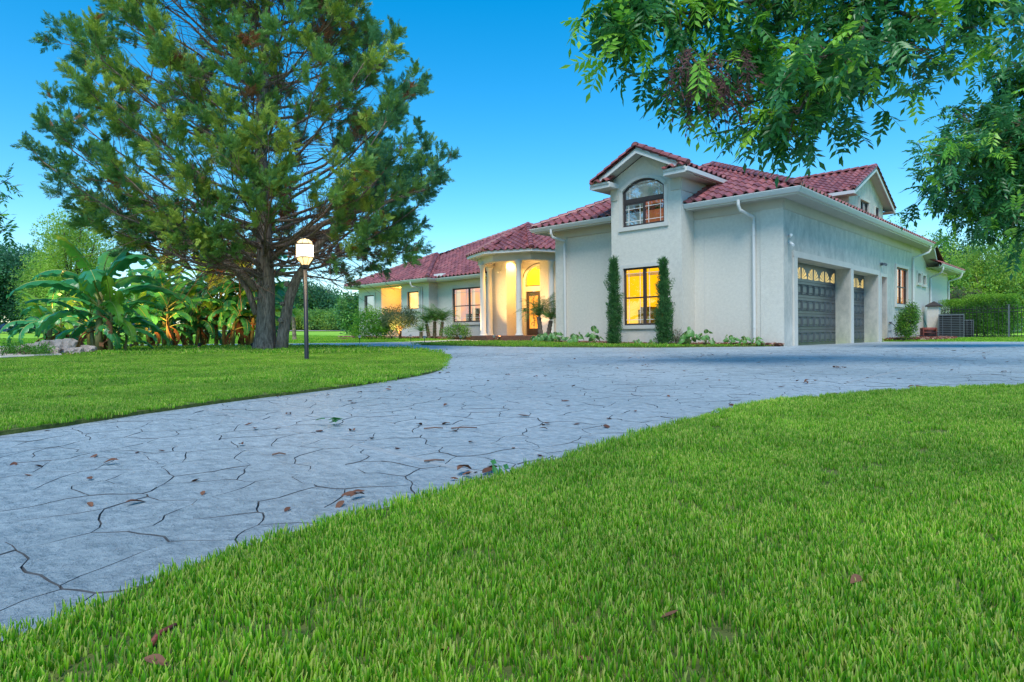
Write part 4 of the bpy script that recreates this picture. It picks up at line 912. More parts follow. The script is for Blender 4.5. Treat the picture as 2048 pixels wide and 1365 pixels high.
PEC = group('compound_leaf', [compound(M['pecA'],5,.45,.30), compound(M['pecA'],4,.75,.27), compound(M['pecA'],5,.3,.30), compound(M['pecB'],5,.5,.30), compound(M['pecB'],4,.7,.27), compound(M['pecD'],5,1.3,.3,.09,.022)])
def ball(m, n=26, r=.34, l=.12, w=.055, up_=.2, name='leaf_cluster'):
    mb = MB()
    for _ in range(n):
        v = rdir(); p = v*r*R_(.35,1)**.6; d = (v+rdir()*.8+Vector((0,0,up_-.3))).normalized(); blade(mb, p, d, l*R_(.7,1.25), w*R_(.8,1.2), rdir(), .5, .2)
    return proto(name, mb, m)
BUSH = group('bush_cluster', [ball(M['bush'],34,.16,.065,.026), ball(M['bush'],34,.16,.075,.022), ball(M['bushg'],34,.16,.06,.022), ball(M['bushg'],30,.18,.07,.02), ball(M['bushy'],30,.15,.06,.028), ball(M['purple'],34,.17,.08,.02)])
TREE = group('tree_cluster', [ball(M['treeA'],46,.5,.16,.08), ball(M['treeA'],46,.55,.15,.07), ball(M['treeB'],46,.5,.15,.07), ball(M['treeB'],42,.5,.14,.06), ball(M['treeC'],50,.5,.16,.08), ball(M['treeC'],46,.5,.15,.08)])
CYP = group('cypress_tuft', [ball(M['cyp'],34,.075,.075,.013,1.6), ball(M['cyp'],34,.08,.085,.012,1.6)])
CHIP = []
for k in range(4):
    mb = MB(); a, b, c = R_(.02,.045), R_(.012,.022), R_(.006,.012); mb.add([(x*a*R_(.7,1), y*b*R_(.7,1), z*c) for x in (-1,1) for y in (-1,1) for z in (-1,1)], [(0,1,3,2),(4,6,7,5),(0,4,5,1),(2,3,7,6),(0,2,6,4),(1,5,7,3)]); CHIP.append(proto('chip', mb, mat('bark_chip%d' % k, [(.17,.06,.035),(.25,.11,.07),(.10,.045,.03),(.34,.22,.17)][k], .9, .3, 20)))
CHIP = group('bark_chip', CHIP)

# ================================================================ GRASS
def tuft(n, r, h, w, seed):
    random.seed(seed); mb = MB(); cols = []
    for _ in range(n):
        a, q = R_(0, 6.283), r*math.sqrt(R_(0,1)); x, y = q*math.cos(a), q*math.sin(a); L = h*R_(.45,1.15); ln = R_(0,.42); az = R_(0,6.283); dx, dy = math.cos(az)*ln, math.sin(az)*ln
        sx, sy = -math.sin(az)*w*.5, math.cos(az)*w*.5; 
        if R_(0,1) < .5: sx, sy = R_(-.5,.5)*w, R_(-.5,.5)*w*1.2
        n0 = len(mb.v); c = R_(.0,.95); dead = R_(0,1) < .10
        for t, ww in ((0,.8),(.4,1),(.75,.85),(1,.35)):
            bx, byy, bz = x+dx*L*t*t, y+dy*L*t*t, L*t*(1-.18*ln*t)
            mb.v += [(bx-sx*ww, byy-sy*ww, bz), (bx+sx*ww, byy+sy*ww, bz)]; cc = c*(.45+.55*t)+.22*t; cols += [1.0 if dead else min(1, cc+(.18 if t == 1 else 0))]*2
        for k in range(3): mb.f.append((n0+2*k, n0+2*k+1, n0+2*k+3, n0+2*k+2)); mb.m.append(0)
    return proto('tuft', mb, M['grass'], cols)
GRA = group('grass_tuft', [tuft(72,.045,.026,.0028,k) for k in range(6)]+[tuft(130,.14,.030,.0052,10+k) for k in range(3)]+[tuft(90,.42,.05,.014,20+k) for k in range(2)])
random.seed(11)
def lawn_tufts(name, parent, poly, x0, x1, y0, y1, dens_f, off, dmax, pmargin=260, ex=None):
    pts = []; A = (x1-x0)*(y1-y0); N = int(A*dens_f(0)); xs = rng.uniform(x0, x1, N); ys = rng.uniform(y0, y1, N); us = rng.uniform(0, 1, N); D0 = dens_f(0)
    for x, y, u in zip(xs, ys, us):
        d = (x-CAM.x)*fw.x+(y-CAM.y)*fw.y
        if d < .35 or d > dmax: continue
        if u > dens_f(d)/D0: continue
        l = (x-CAM.x)*rt.x+(y-CAM.y)*rt.y
        if abs(l) > d*.807*1.12+(2.2 if l > 0 else .8): continue
        if not pip(x, y, poly): continue
        if ex and ex(x, y): continue
        hs_ = .9+.35*noise.noise((x*1.3, y*1.3, 0))+R_(-.1,.1)
        if d < 5.5: pk = random.randrange(6); s = 1
        elif d < 13: pk = 6+random.randrange(3); s = 1
        else: pk = 9+random.randrange(2); s = 1
        pts.append((x, y, G(x, y)+off, R_(-.12,.12), R_(-.12,.12), R_(0,6.28), s*max(.6, hs_), pk))
    o = scatter(name, GRA, pts, parent); return o
near_s = smooth(NEAR, 1); isl_s = smooth(ISL, 1)
dn = lambda d: 1000 if d < 2.2 else (640 if d < 3.6 else (420 if d < 5.5 else (95 if d < 13 else 16)))
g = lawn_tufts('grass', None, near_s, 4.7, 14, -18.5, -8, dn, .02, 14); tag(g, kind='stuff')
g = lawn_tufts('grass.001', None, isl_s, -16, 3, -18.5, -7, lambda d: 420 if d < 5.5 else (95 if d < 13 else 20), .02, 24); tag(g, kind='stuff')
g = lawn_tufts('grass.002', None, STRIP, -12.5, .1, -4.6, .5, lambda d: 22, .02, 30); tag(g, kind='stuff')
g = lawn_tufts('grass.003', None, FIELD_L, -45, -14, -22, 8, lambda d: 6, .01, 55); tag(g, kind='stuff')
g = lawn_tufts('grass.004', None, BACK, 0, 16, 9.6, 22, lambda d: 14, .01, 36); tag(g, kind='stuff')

# ================================================================ TREES
def env(tab, z):
    for (a, ra), (b, rb) in zip(tab[:-1], tab[1:]):
        if a <= z <= b: return ra+(rb-ra)*(z-a)/(b-a)
    return tab[0][1] if z < tab[0][0] else tab[-1][1]
def cedar():
    base = atg(530, 15.6); t = thing('cedar_tree', 'large spreading cedar with reddish brown patches on the island lawn behind the lamp', 'tree', base)
    EL = [(a, b*.86) for a, b in [(1.9,2.4),(2.6,4.0),(3.3,5.1),(5.1,5.8),(6.0,5.0),(7.0,4.7),(8.4,4.3),(10,3.6),(12,2.1),(13.6,.3)]]; ER = [(a, b*.95) for a, b in [(1.8,2.6),(2.5,3.9),(3.5,4.5),(4.4,4.75),(5.5,4.5),(6.4,4.15),(7.5,3.6),(8.5,2.8),(10,2.2),(12,1.4),(13.6,.3)]]
    lat, dep = Vector((rt.x, rt.y, 0)), Vector((-rt.y, rt.x, 0))
    def radius(z, az):
        c = math.cos(az); r = env(ER, z) if c > 0 else env(EL, z); return r*abs(c)+((.62 if math.sin(az) < 0 else .9)*(env(EL,z)+env(ER,z))/2)*(1-abs(c))
    tr = lambda z: max(.03, .215*(1-z/14.5))+.10*math.exp(-z*2.6); tc = lambda z: lat*(-.02+.01*z*z*.2+.05*math.sin(z*.9))+dep*.04*math.sin(z)
    mb = MB(); zs = [-.1,.12,.35,.7,1.1,1.6,2.1,2.8,3.6,4.6,5.8,7,8.5,10,11.5,13.2]
    mb.tube([tc(z)+Vector((0,0,z)) for z in zs], [tr(z) for z in zs], 18)
    for v_i, v in enumerate(mb.v):      # fluted bark
        z = v[2]; c = tc(z); d = Vector((v[0]-c.x, v[1]-c.y)); an = math.atan2(d.y, d.x); k = 1+.07*math.sin(an*7+z)+.05*noise.noise((an*2, z*1.5, 0)); mb.v[v_i] = (c.x+d.x*k, c.y+d.y*k, z)
    trunk = mb.obj('trunk', M['bark'], t, True)
    P = lambda l, d, z: lat*l+dep*d+Vector((0,0,z))
    mb = MB(); st = [P(.40,-.05,-.1), P(.46,-.05,.4), P(.56,-.05,.95), P(.66,-.08,1.35), P(.83,-.1,1.75), P(1.12,-.12,2.15), P(1.4,-.1,2.6), P(1.9,.1,3.2), P(2.5,.3,3.9), P(3.0,.5,4.8)]
    mb.tube(st, [.165,.14,.13,.12,.11,.10,.09,.075,.05,.03], 12); mb.obj('second_stem', M['bark'], t, True)
    for i, (l, z, r) in enumerate(((.14,1.55,.06),(-.06,1.62,.05),(.1,2.35,.045),(.55,.75,.06),(.60,1.15,.045),(.73,1.62,.055),(-.14,1.28,.04))):
        mb = MB(); p = P(l*.85,-tr(z)*.93 if l < .3 else -.2, z); mb.tube([p, p-dep*.05], [r*1.25, r], 10); mb.tube([p-dep*.045, p-dep*.07], [r*.6, r*.5], 8); mb.obj('branch_stub', M['bark'], t)
    pts = []; limbs = MB(); twigs = MB(); random.seed(5)
    def leafy(p, d, L, r0, dead):
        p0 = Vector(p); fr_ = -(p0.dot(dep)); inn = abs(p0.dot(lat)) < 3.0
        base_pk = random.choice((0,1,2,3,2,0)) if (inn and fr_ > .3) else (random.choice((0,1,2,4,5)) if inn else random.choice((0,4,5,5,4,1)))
        n = 4; q = [p]; dd = d.normalized()
        for k in range(n): dd = (dd+rdir()*.18+Vector((0,0,.10))).normalized(); q.append(q[-1]+dd*L/n)
        twigs.tube(q, [r0*(1-.8*k/n) for k in range(n+1)], 3, cap=False)
        for k in range(int(14+L*24)):
            tt = R_(.5,1.05); i = min(n-1, int(tt*n)); pp = q[i].lerp(q[i+1], tt*n-i)+rdir()*R_(0,.15); d2 = (dd+rdir()*1.0+Vector((0,0,.10))).normalized()
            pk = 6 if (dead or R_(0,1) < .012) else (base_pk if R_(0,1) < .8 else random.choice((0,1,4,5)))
            pts.append((*pp, *aim(d2, R_(-1.2,1.2)), R_(.5,.9), pk))
    NL = 150
    for i in range(NL):
        az = i*2.39996+R_(-.2,.2); ze = 2.25+11*((i+.5)/NL)**1.05+R_(-.25,.25); r = radius(ze, az)*R_(.86,1.0); out = lat*math.cos(az)+dep*math.sin(az)
        zs_ = max(R_(1.7,2.7), ze-r*R_(.38,.75)); a = tc(zs_)+Vector((0,0,zs_))+out*tr(zs_)*.6; b = out*r+Vector((0,0,ze)); L = (b-a).length
        q = []
        for k in range(7):
            s = k/6; m_ = a.lerp(b, s)+Vector((0,0,-.10*L*math.sin(math.pi*s)*.8))+Vector((noise.noise((i,s*2.2,0)), noise.noise((i,s*2.2,5)), noise.noise((i,s*2.2,9))))*.35*math.sin(math.pi*s); q.append(m_)
        r0 = .014+.0075*L; limbs.tube(q, [r0*(1-.8*k/6) for k in range(7)], 6)
        dead_l = R_(0,1) < .012
        for k in range(13):           # bare side twigs inside the crown
            s = R_(.15,.7); j = int(s*6); p = q[j].lerp(q[j+1], s*6-j); d = ((q[j+1]-q[j]).normalized()+rdir()*.9).normalized(); e = p+d*R_(.5,1.2); f = e+(d+rdir()*.5)*R_(.3,.6); twigs.tube([p,e,f], [.011,.006,.003], 3, cap=False)
        nb = 9
        for k in range(nb):
            s = .60+.40*(k+.5)/nb; j = min(5, int(s*6)); p = q[j].lerp(q[j+1], s*6-j); ld = (q[j+1]-q[j]).normalized(); side = rdir(); side = (side-ld*side.dot(ld)).normalized()
            leafy(p, ld*.75+side*R_(.5,1)+Vector((0,0,.15)), R_(.5,1.05)*(1.15-.4*s), .010, dead_l or R_(0,1) < (.06 if (q[j].dot(lat) > 1.2 and q[j].z > 4) else .012))
        leafy(q[-1], ld, .5, .010, dead_l)
    for L_ in ([P(-.15,-.1,1.5),P(-.5,-.2,1.95),P(-1.1,-.3,2.35),P(-1.9,-.3,2.75),P(-3.0,-.2,3.1),P(-4.0,0,3.6)], [P(-.2,0,.9),P(-.42,.05,1.5),P(-.75,.1,2.0),P(-1.5,.2,2.5),P(-2.6,.5,3.0)], [P(.2,0,2.3),P(.9,-.2,2.8),P(1.8,-.3,3.15),P(2.9,-.3,3.5),P(4.0,-.1,3.9)]):
        limbs.tube(L_, [.085,.075,.065,.05,.035,.012][:len(L_)], 8)
        for k in range(16):
            s = R_(.45,1); j = min(len(L_)-2, int(s*(len(L_)-1))); p = L_[j].lerp(L_[j+1], s*(len(L_)-1)-j); leafy(p, (L_[j+1]-L_[j]).normalized()+rdir()*.8+Vector((0,0,.2)), R_(.5,.9), .010, False)
    tag(limbs.obj('limbs', M['bark'], t, True), kind='stuff'); tag(twigs.obj('twigs', M['twig'], t), kind='stuff')
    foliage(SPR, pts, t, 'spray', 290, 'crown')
    return len(pts)
n_sp = cedar()

def pecan(name, label, base, trunk, branches, n_per, seed, dj=.5, ind=290, scale=1., dead=()):
    """a tree with long compound leaves hanging from arching boughs; branches are world polylines"""
    random.seed(seed); t = thing(name, label, 'tree', base); B = Vector(base); mb = MB()
    mb.tube([Vector(p)-B for p in trunk[0]], trunk[1], 14); mb.obj('trunk', M['bark2'], t, True)
    bo = MB(); tw = MB(); pts = []
    for bi, (pl, r0) in enumerate(branches):
        pl = [Vector(p)-B for p in pl]; q = [pl[0]]
        for a, b in zip(pl[:-1], pl[1:]): q += [a.lerp(b, .5)+rdir()*.05, b]
        bo.tube(q, [r0*(1-.85*k/(len(q)-1)) for k in range(len(q))], 7); n = len(q)-1
        L = sum((q[i+1]-q[i]).length for i in range(n)); cnt = int(n_per*L)
        for k in range(cnt):
            s = (k+R_(0,1))/cnt; s = .12+.88*s; j = min(n-1, int(s*n)); p = q[j].lerp(q[j+1], s*n-j); ld = (q[j+1]-q[j]).normalized()
            side = rdir(); e = p+(ld*.5+side*1.0+Vector((0,0,-.15)))*R_(.12,dj); tw.tube([p, p.lerp(e,.5)+Vector((0,0,.03)), e], [.007,.005,.003], 3, cap=False)
            isd = bi in dead and R_(0,1) < .8; lite = R_(0,1) < .24
            for m_ in range(random.choice((2,3,3,4))):
                d = (rdir()*1.0+ld*.35+Vector((0,0,-.08 if not isd else -1.2))).normalized(); pk = 5 if isd else (random.choice((3,4)) if lite else random.choice((0,1,2))); pts.append((*(e+rdir()*.04), *aim(d, R_(-.5,.5)), R_(.7,1.25)*scale, pk))
    tag(bo.obj('boughs', M['bark2'], t, True), kind='stuff'); tag(tw.obj('twigs', M['twig'], t), kind='stuff'); foliage(PEC, pts, t, 'leaf', ind, 'crown'); return t
bp = atg(2560, 6.4); A_ = lambda px, py, d: at(px, py, d)
fork = at(2330, -120, 6.6)
top = at(1745, -10, 7.0)
brs = [([fork, at(2000,-190,6.8), at(1840,-110,6.9), top, at(1675,70,7.1), at(1640,150,7.2)], .085),
 ([at(1840,-110,6.9), at(1640,-30,7.2), at(1450,15,7.3), at(1330,35,7.2), at(1240,75,7.1)], .04), ([top, at(1580,95,7.3), at(1450,130,7.4), at(1340,165,7.4)], .03), ([at(1675,70,7.1), at(1640,150,7.0), at(1600,220,6.9), at(1575,275,6.9)], .03),
 ([at(1640,150,7.2), at(1520,200,7.4), at(1425,235,7.5)], .02), ([top, at(1850,40,6.8), at(1915,75,6.9)], .03), ([at(1675,70,7.1), at(1715,130,7.2), at(1715,190,7.3)], .02),
 ([at(1840,-110,6.9), at(1940,-20,6.8), at(2040,15,6.8)], .03), ([at(1640,150,7.2), at(1640,205,7.3), at(1625,265,7.4)], .02), ([at(2000,-190,6.8), at(1500,-80,7.0), at(1300,-30,7.1), at(1225,20,7.1)], .035),
 ([at(1690,40,7.0), at(1790,90,6.7), at(1840,100,6.8)], .02), ([at(1500,115,7.3), at(1440,120,6.9), at(1390,150,6.7)], .014), ([at(1640,-30,7.2), at(1540,60,7.6), at(1500,160,7.8)], .02), ([at(1600,220,6.9), at(1500,245,7.1)], .014),
 ([top, at(1700,100,6.6), at(1600,130,6.3)], .02), ([at(2000,-190,6.8), at(1750,-120,7.6), at(1550,-30,7.9)], .03), ([at(2330,-120,6.6), at(2250,-40,6.0), at(2150,20,5.8)], .05)]
pecan('pecan_tree', 'tall pecan tree whose leafy boughs hang over the driveway from above', bp, ([bp-Vector((0,0,.1)), bp+Vector((0,0,1.2)), (bp+fork)/2+Vector((.2,.3,.6)), fork], [.24,.18,.15,.10]), brs, 21, 3, .40, 290, .92, dead=(11,))
b2 = atg(2330, 13.5); c2 = [at(2330,330,13.5)]
br2 = []
random.seed(9)
for px, py, d in ((1865,300,13.5),(1925,230,14),(1985,160,14),(2030,130,13.5),(1875,375,14),(1945,405,13.5),(1990,440,14),(2050,470,13.5),(1900,320,12.6),(1980,300,12.5),(2040,250,12.6),(2100,200,13),(2100,380,12.8),(1960,380,12.8),(2040,350,14.5),(2150,100,13.5),(2200,250,12.6),(1915,420,14.2),(2020,420,12.7)):
    m_ = at((px+2330)/2+R_(-20,20), (py+330)/2-45, (d+13.5)/2); br2.append(([at(2325,345,13.5), m_, at(px,py,d)], .05))
pecan('pecan_tree.001', 'pecan tree with drooping leaves in front of the fence at the right edge', b2, ([b2-Vector((0,0,.1)), b2+Vector((0,0,1.5)), at(2328,400,13.5), at(2325,300,13.5)], [.25,.2,.17,.1]), br2, 26, 4, .6, 60, 1.05)
b3 = atg(-260, 12); br3 = [([at(-255,420,12), at(-90,410,12), at(28,352,12)], .03), ([at(-255,430,12), at(-60,470,12), at(15,420,12)], .02), ([at(-255,460,12), at(-80,500,12), at(12,462,12)], .02), ([at(-255,400,12), at(-100,370,12), at(-10,318,12)], .02)]
pecan('pecan_tree.002', 'tree at the left edge with only three dark leafy twig tips in view', b3, ([b3-Vector((0,0,.1)), b3+Vector((0,0,1.2)), at(-258,400,12)], [.2,.16,.08]), br3, 4, 8, .12, 0, .75)

def broad(name, label, base, cl, n, picks, trunk_r=.2, group=None, grp=TREE, s0=.8, s1=1.3, cat='tree', gap=.0, trunks=1, tm='bark2', hollow=.55, seed=None, part='crown'):
    """trunk and limbs up to crown lobes cl = [(lateral, deep, z, r_lat, r_deep, r_z)] about the base"""
    if seed is not None: random.seed(seed)
    t = thing(name, label, cat, base, group=group); lat, dep = Vector((rt.x, rt.y, 0)), Vector((-rt.y, rt.x, 0)); mb = MB(); H = max(c[2] for c in cl)
    for k in range(trunks):
        o = Vector((R_(-1,1), R_(-1,1), 0))*trunk_r*1.6*(trunks > 1); mb.tube([o+Vector((0,0,-.1)), o*1.2+Vector((R_(-.1,.1),R_(-.1,.1),H*.3)), o*1.6+Vector((R_(-.2,.2),R_(-.2,.2),H*.6))], [trunk_r, trunk_r*.8, trunk_r*.55], 8)
    top_ = Vector((0,0,H*.45))
    for c in cl: e = lat*c[0]+dep*c[1]+Vector((0,0,c[2])); mb.tube([top_*.8, top_.lerp(e,.5)+rdir()*.2*c[3], e+Vector((0,0,c[5]*.4))], [trunk_r*.5, trunk_r*.3, trunk_r*.08], 6)
    mb.obj('trunk', M[tm], t, True)
    pts = []; V = sum(c[3]*c[4]*c[5] for c in cl)
    for c in cl:
        for k in range(max(4, int(n*c[3]*c[4]*c[5]/V))):
            v = rdir()*(hollow+(1-hollow)*R_(0,1))**.7*R_(.92,1.08); p = lat*(c[0]+v.x*c[3])+dep*(c[1]+v.y*c[4])+Vector((0,0,c[2]+v.z*c[5]))
            if p.z < .02: continue
            if gap and noise.noise(p*(1.5/max(.3, c[3]))+Vector((len(name),0,0))) < -gap: continue
            pts.append((*p, R_(0,6.28), R_(0,6.28), R_(0,6.28), R_(s0,s1), random.choice(picks)))
    foliage(grp, pts, t, 'cluster', 0, part); return t
def lobes(w, h, z0, n, seed=0, deep=.8):
    random.seed(seed); out = [(0,0,z0+h*.52,w*.42,w*.42*deep,h*.48), (-w*.2,0,z0+h*.22,w*.3,w*.28*deep,h*.25), (w*.2,0,z0+h*.2,w*.3,w*.28*deep,h*.23)]
    for k in range(n): a = 6.283*k/n; out.append((math.cos(a)*w*.3, math.sin(a)*w*.3*deep, z0+h*R_(.3,.75), w*R_(.18,.28), w*R_(.18,.26), h*R_(.18,.3)))
    return out
SC = lambda d: d/F
def bgtree(px, ytop, ybot, wpx, d, label, picks, n=500, name='broadleaf_tree', gap=.15, seed=1, s=1., clear=.12, group=None):
    b = atg(px, d); k = SC(d); H = (proj(b)[1]-ytop)*k; broad(name, label, b, lobes(wpx*k*1.15, H*(1-clear), H*clear, 9, seed), int(n*1.7), picks, .02*H+.06, s0=.8*s, s1=1.35*s, gap=gap*.7, seed=seed, group=group, hollow=.3)
bgtree(615, 568, 655, 130, 92, 'big round dark tree across the far field right of the lamp post', (4,5,4,0), 900, gap=.1, seed=3, s=2.0)
bgtree(708, 592, 655, 46, 60, 'slim airy tree rising behind the left corner of the house', (4,0,0), 200, gap=.2, seed=4, s=1.3)
k_ = 0
for px, yt, w, d, pk, lb in ((560,624,60,84,(2,3,0),'yellow green bushy tree just right of the cedar trunk in the far field'), (598,630,55,86,(2,3),'light green low tree left of the lamp post in the far field'), (645,628,60,84,(0,2),'rounded light green tree in front of the big dark one'), (690,626,60,82,(0,2,0),'mid green bushy tree beside the slim tree at the house corner'),
    (500,610,120,105,(4,0),'dark wide tree seen through the banana leaves at their right end'), (380,600,140,110,(0,4),'wide far tree hidden mostly behind the middle bananas'), (250,590,150,108,(4,0),'far tree hidden mostly behind the tallest banana plant'), (740,615,80,100,(4,0),'far tree mostly hidden by the left end of the house')):
    bgtree(px, yt, 655, w, d, lb, pk, 260, gap=.05, seed=20+k_, s=1.8, clear=.02, name='far_tree'); k_ += 1
bgtree(25, 500, 650, 190, 62, 'dense dark blue green tree at the left edge beyond the rocks', (4,5,4), 1100, gap=.08, seed=31, s=1.6, clear=.05)
bgtree(-110, 470, 650, 220, 60, 'tall dark tree standing just past the left edge', (4,5), 500, gap=.08, seed=32, s=1.6)
bgtree(125, 565, 650, 110, 58, 'low bushy tree left of the bananas in front of the blue fence', (0,2,4), 420, gap=.05, seed=33, s=1.3, clear=.02)
bgtree(150, 412, 650, 130, 27, 'thin yellow green tree with airy upright branches behind the tallest banana', (2,3,2), 330, gap=.28, seed=35, s=.62, clear=.25)
bgtree(95, 470, 650, 90, 29, 'small airy light green tree left of the tallest banana', (2,3,0), 230, gap=.25, seed=36, s=.6, clear=.2)
for j, (px, yt, w, d, pk, lb, n) in enumerate(((1905,468,110,48,(0,4,2),'green tree behind the far end of the house and the low hedge',620), (1985,478,140,44,(2,3,2,0),'yellow green loose tree behind the taller clipped hedge',760), (2060,470,150,46,(2,3),'yellow green tree at the right edge behind the fence',700), (2140,440,160,52,(0,2),'green tree past the right edge behind the fence',400), (1870,520,50,60,(4,5),'dark slim tree right behind the last downspout',200), (1796,446,60,40,(2,0),'tree behind the house with one leafy tip above the roof edge',260))):
    bgtree(px, yt, 655, w, d, lb, pk, n, gap=.12, seed=50+j, s=1.0, clear=.02)

# ================================================================ BANANAS
def banana_leaf(m, L=1.7, W=.46, arc=.9, fold=.35, seed=0, pet=.35, dead=False):
    rn = random.Random(seed); mb = MB(); K = 16; pts = []; th = 1.15; p = Vector((0,0,0))
    for k in range(K+1):
        pts.append(p.copy()); th -= arc*2.0/K*(.4+1.2*k/K); p = p+Vector((0, math.cos(th), math.sin(th)))*((L+pet)/K)
    k0 = int(K*pet/(L+pet)); mb.tube(pts[:k0+2], [.028-.010*k/(k0+1) for k in range(k0+2)], 6, mi=1)
    mb.tube(pts[k0+1:], [.015*(1-.8*k/(K-k0)) for k in range(K-k0)], 4, mi=1)
    n = K-k0; tears = {rn.randrange(2, n-1): 1 for _ in range(3 if not dead else 6)}
    for s in (-1, 1):
        prev = None
        for k in range(n*2+1):
            t = k/(n*2); i = min(K-1, k0+int(t*n)); pp = pts[i].lerp(pts[min(K, i+1)], t*n-int(t*n)); w = W/2*math.sin(math.pi*min(1, t*.93+.06))**.45*(1-.25*t)
            w *= 1+.05*math.sin(t*31+seed+s); d = (pts[min(K,i+1)]-pts[max(0,i-1)]).normalized(); nn = Vector((1,0,0)).cross(d); nn = nn if nn.z > 0 else -nn
            fo = fold+.12*math.sin(t*9+seed)+(.5*t if dead else 0); a = pp; b = pp+Vector((s*w*.55,0,0))*math.cos(fo)-nn*w*.55*math.sin(fo-.35); c = pp+Vector((s*w,0,0))*math.cos(fo)-nn*(w*math.sin(fo)+(.02*math.sin(t*40+seed)))
            b += Vector((0,.02,0)); c += Vector((0,.06,0))
            cur = (a, b, c)
            if prev:
                gap = (int(t*n) in tears) and k % 2 == 0
                q = [prev[0], prev[1], prev[2], cur[2], cur[1], cur[0]]
                if gap: q[3] = q[3]-Vector((0,.05,0)); 
                mb.add(q, [(0,1,4,5),(1,2,3,4)] if not (gap and rn.random() < .8) else [(0,1,4,5)])
            prev = cur
    return proto('banana_leaf', mb, [m, M['midrib'] if not dead else m], smooth=True)
BAN = group('banana_leaf', [banana_leaf(M['banA'],1.7,.5,.75,.3,1), banana_leaf(M['banA'],1.6,.46,1.05,.4,2), banana_leaf(M['banA'],1.5,.48,1.35,.5,3), banana_leaf(M['banB'],1.4,.44,.45,.25,4), banana_leaf(M['banB'],1.3,.42,1.2,.3,5), banana_leaf(M['banD'],1.1,.3,1.7,.9,6,dead=True), banana_leaf(M['banD'],1.0,.24,1.75,1.1,7,dead=True)])
def banana(label, base, stems, group_, seed):
    random.seed(seed); t = thing('banana_plant', label, 'banana plant', base, group=group_)
    for (l, dd, H, n, sc_, nd) in stems:
        o = Vector((rt.x,rt.y,0))*l+Vector((-rt.y,rt.x,0))*dd; top_ = o+Vector((R_(-.12,.12),R_(-.12,.12),H)); mb = MB(); mb.tube([o-Vector((0,0,.05)), o.lerp(top_,.4)+Vector((R_(-.04,.04),R_(-.04,.04),0)), top_], [.085*sc_,.065*sc_,.04*sc_], 10); mb.obj('stem', M['banS'], t, True)
        for k in range(n):
            az = k*2.4+R_(-.3,.3); u = k/max(1,n-1); pk = random.choice((0,1,2,1,2,4)) if u < .8 else random.choice((0,3,3)); e = BAN[1][pk].data
            ob = link('leaf', e, t, o.lerp(top_, .45+.55*u**.6)+Vector((0,0,.02))); ob.rotation_euler = Euler((R_(-.35,.1)-.55*(1-u)+.2*u, R_(-.3,.3), az)); ob.scale = (sc_*R_(.8,1.1),)*3
        for k in range(nd):
            ob = link('leaf', BAN[1][random.choice((5,6))].data, t, o+Vector((0,0,R_(.35,.7)*H))); ob.rotation_euler = Euler((R_(-1.6,-.9), R_(-.4,.4), R_(0,6.28))); ob.scale = (R_(.6,.95),)*3; ob['label'] = 'withered brown leaf'
bg_ = 'banana plants along the island bed'
banana('tallest banana plant with huge arching leaves beside the limestone rocks', atg(197, 14.6), [(0,0,1.45,14,1.12,1),(.18,.15,1.0,9,.72,1),(-.25,.25,.8,9,.75,1)], bg_, 1)
banana('young banana plant with small low leaves just right of the tallest one', atg(232, 15.0), [(0,0,.75,9,.5,0),(.15,.1,.5,8,.45,1)], bg_, 2)
banana('banana plant behind the tallest one with leaves lit orange from below', atg(120, 17.0), [(0,0,.8,11,.75,2),(.6,.3,.95,11,.75,1),(-.5,.2,.7,9,.7,1)], bg_, 3)
banana('banana clump with orange lit stems between the tall plant and the spotlight', atg(300, 18.8), [(0,0,1.0,12,.72,2),(.45,.2,1.3,12,.74,2),(-.45,.1,.9,12,.7,2),(.1,.6,2.1,14,.8,1),(-.8,.6,1.9,14,.8,0)], bg_, 4)
banana('banana clump standing right behind the small glowing spotlight', atg(392, 20.2), [(0,0,1.1,12,.78,3),(.5,.3,1.85,14,.8,3),(-.5,.2,1.0,12,.74,2),(-.2,.8,2.3,14,.85,1)], bg_, 5)
banana('banana clump next to the cedar trunk with dead brown skirts', atg(465, 20.0), [(0,0,1.1,12,.78,3),(.45,.3,1.75,14,.78,3),(-.4,.3,1.9,14,.82,3),(.1,.9,2.2,14,.85,1)], bg_, 6)
banana('banana clump with blue green leaves between the spotlight and the orange lit stems', atg(345, 20.8), [(0,0,1.5,14,.85,2),(.5,.2,1.2,12,.8,2),(-.5,.4,2.2,14,.85,0)], bg_, 8)
banana('banana clump just left of the cedar trunk with leaves behind the lowest bough', atg(498, 20.6), [(0,0,1.5,14,.85,2),(-.35,.3,2.1,14,.9,1)], bg_, 9)
banana('banana plant behind the cedar fork with one big leaf showing to the right', atg(522, 20.5), [(0,0,1.15,11,.95,1)], bg_, 7)

# ================================================================ PALMS AND GARDEN PLANTS
def frond(m, L=1.1, ll=.26, n=24, arc=1.2, w=.014, th0=1.0, v=.5):
    mb = MB(); K = 12; p = Vector((0,0,0)); th = th0; pts = []
    for k in range(K+1): pts.append(p.copy()); th -= arc/K*(.5+k/K); p = p+Vector((0,math.cos(th),math.sin(th)))*L/K
    mb.tube(pts, [.009*(1-.7*k/K) for k in range(K+1)], 4)
    for k in range(n):
        t = .14+.86*k/n; i = min(K-1, int(t*K)); b = pts[i].lerp(pts[i+1], t*K-i); d = (pts[i+1]-pts[i]).normalized(); up2 = Vector((1,0,0)).cross(d)
        for s in (-1, 1): dd = Vector((s,0,0))*.9+d*.55+up2*v*R_(.1,.6)+rdir()*.08; blade(mb, b, dd, ll*math.sin(math.pi*(t*.8+.15))*R_(.85,1.1), w, up2, .4, .3, .12)
    return proto('frond', mb, m)
FRO = group('palm_frond', [frond(M['palm']), frond(M['palm'],1.0,.24,24,1.8), frond(M['palm'],1.05,.26,22,.6), frond(M['bush'],.85,.16,30,.8,.012,.8,.2)])
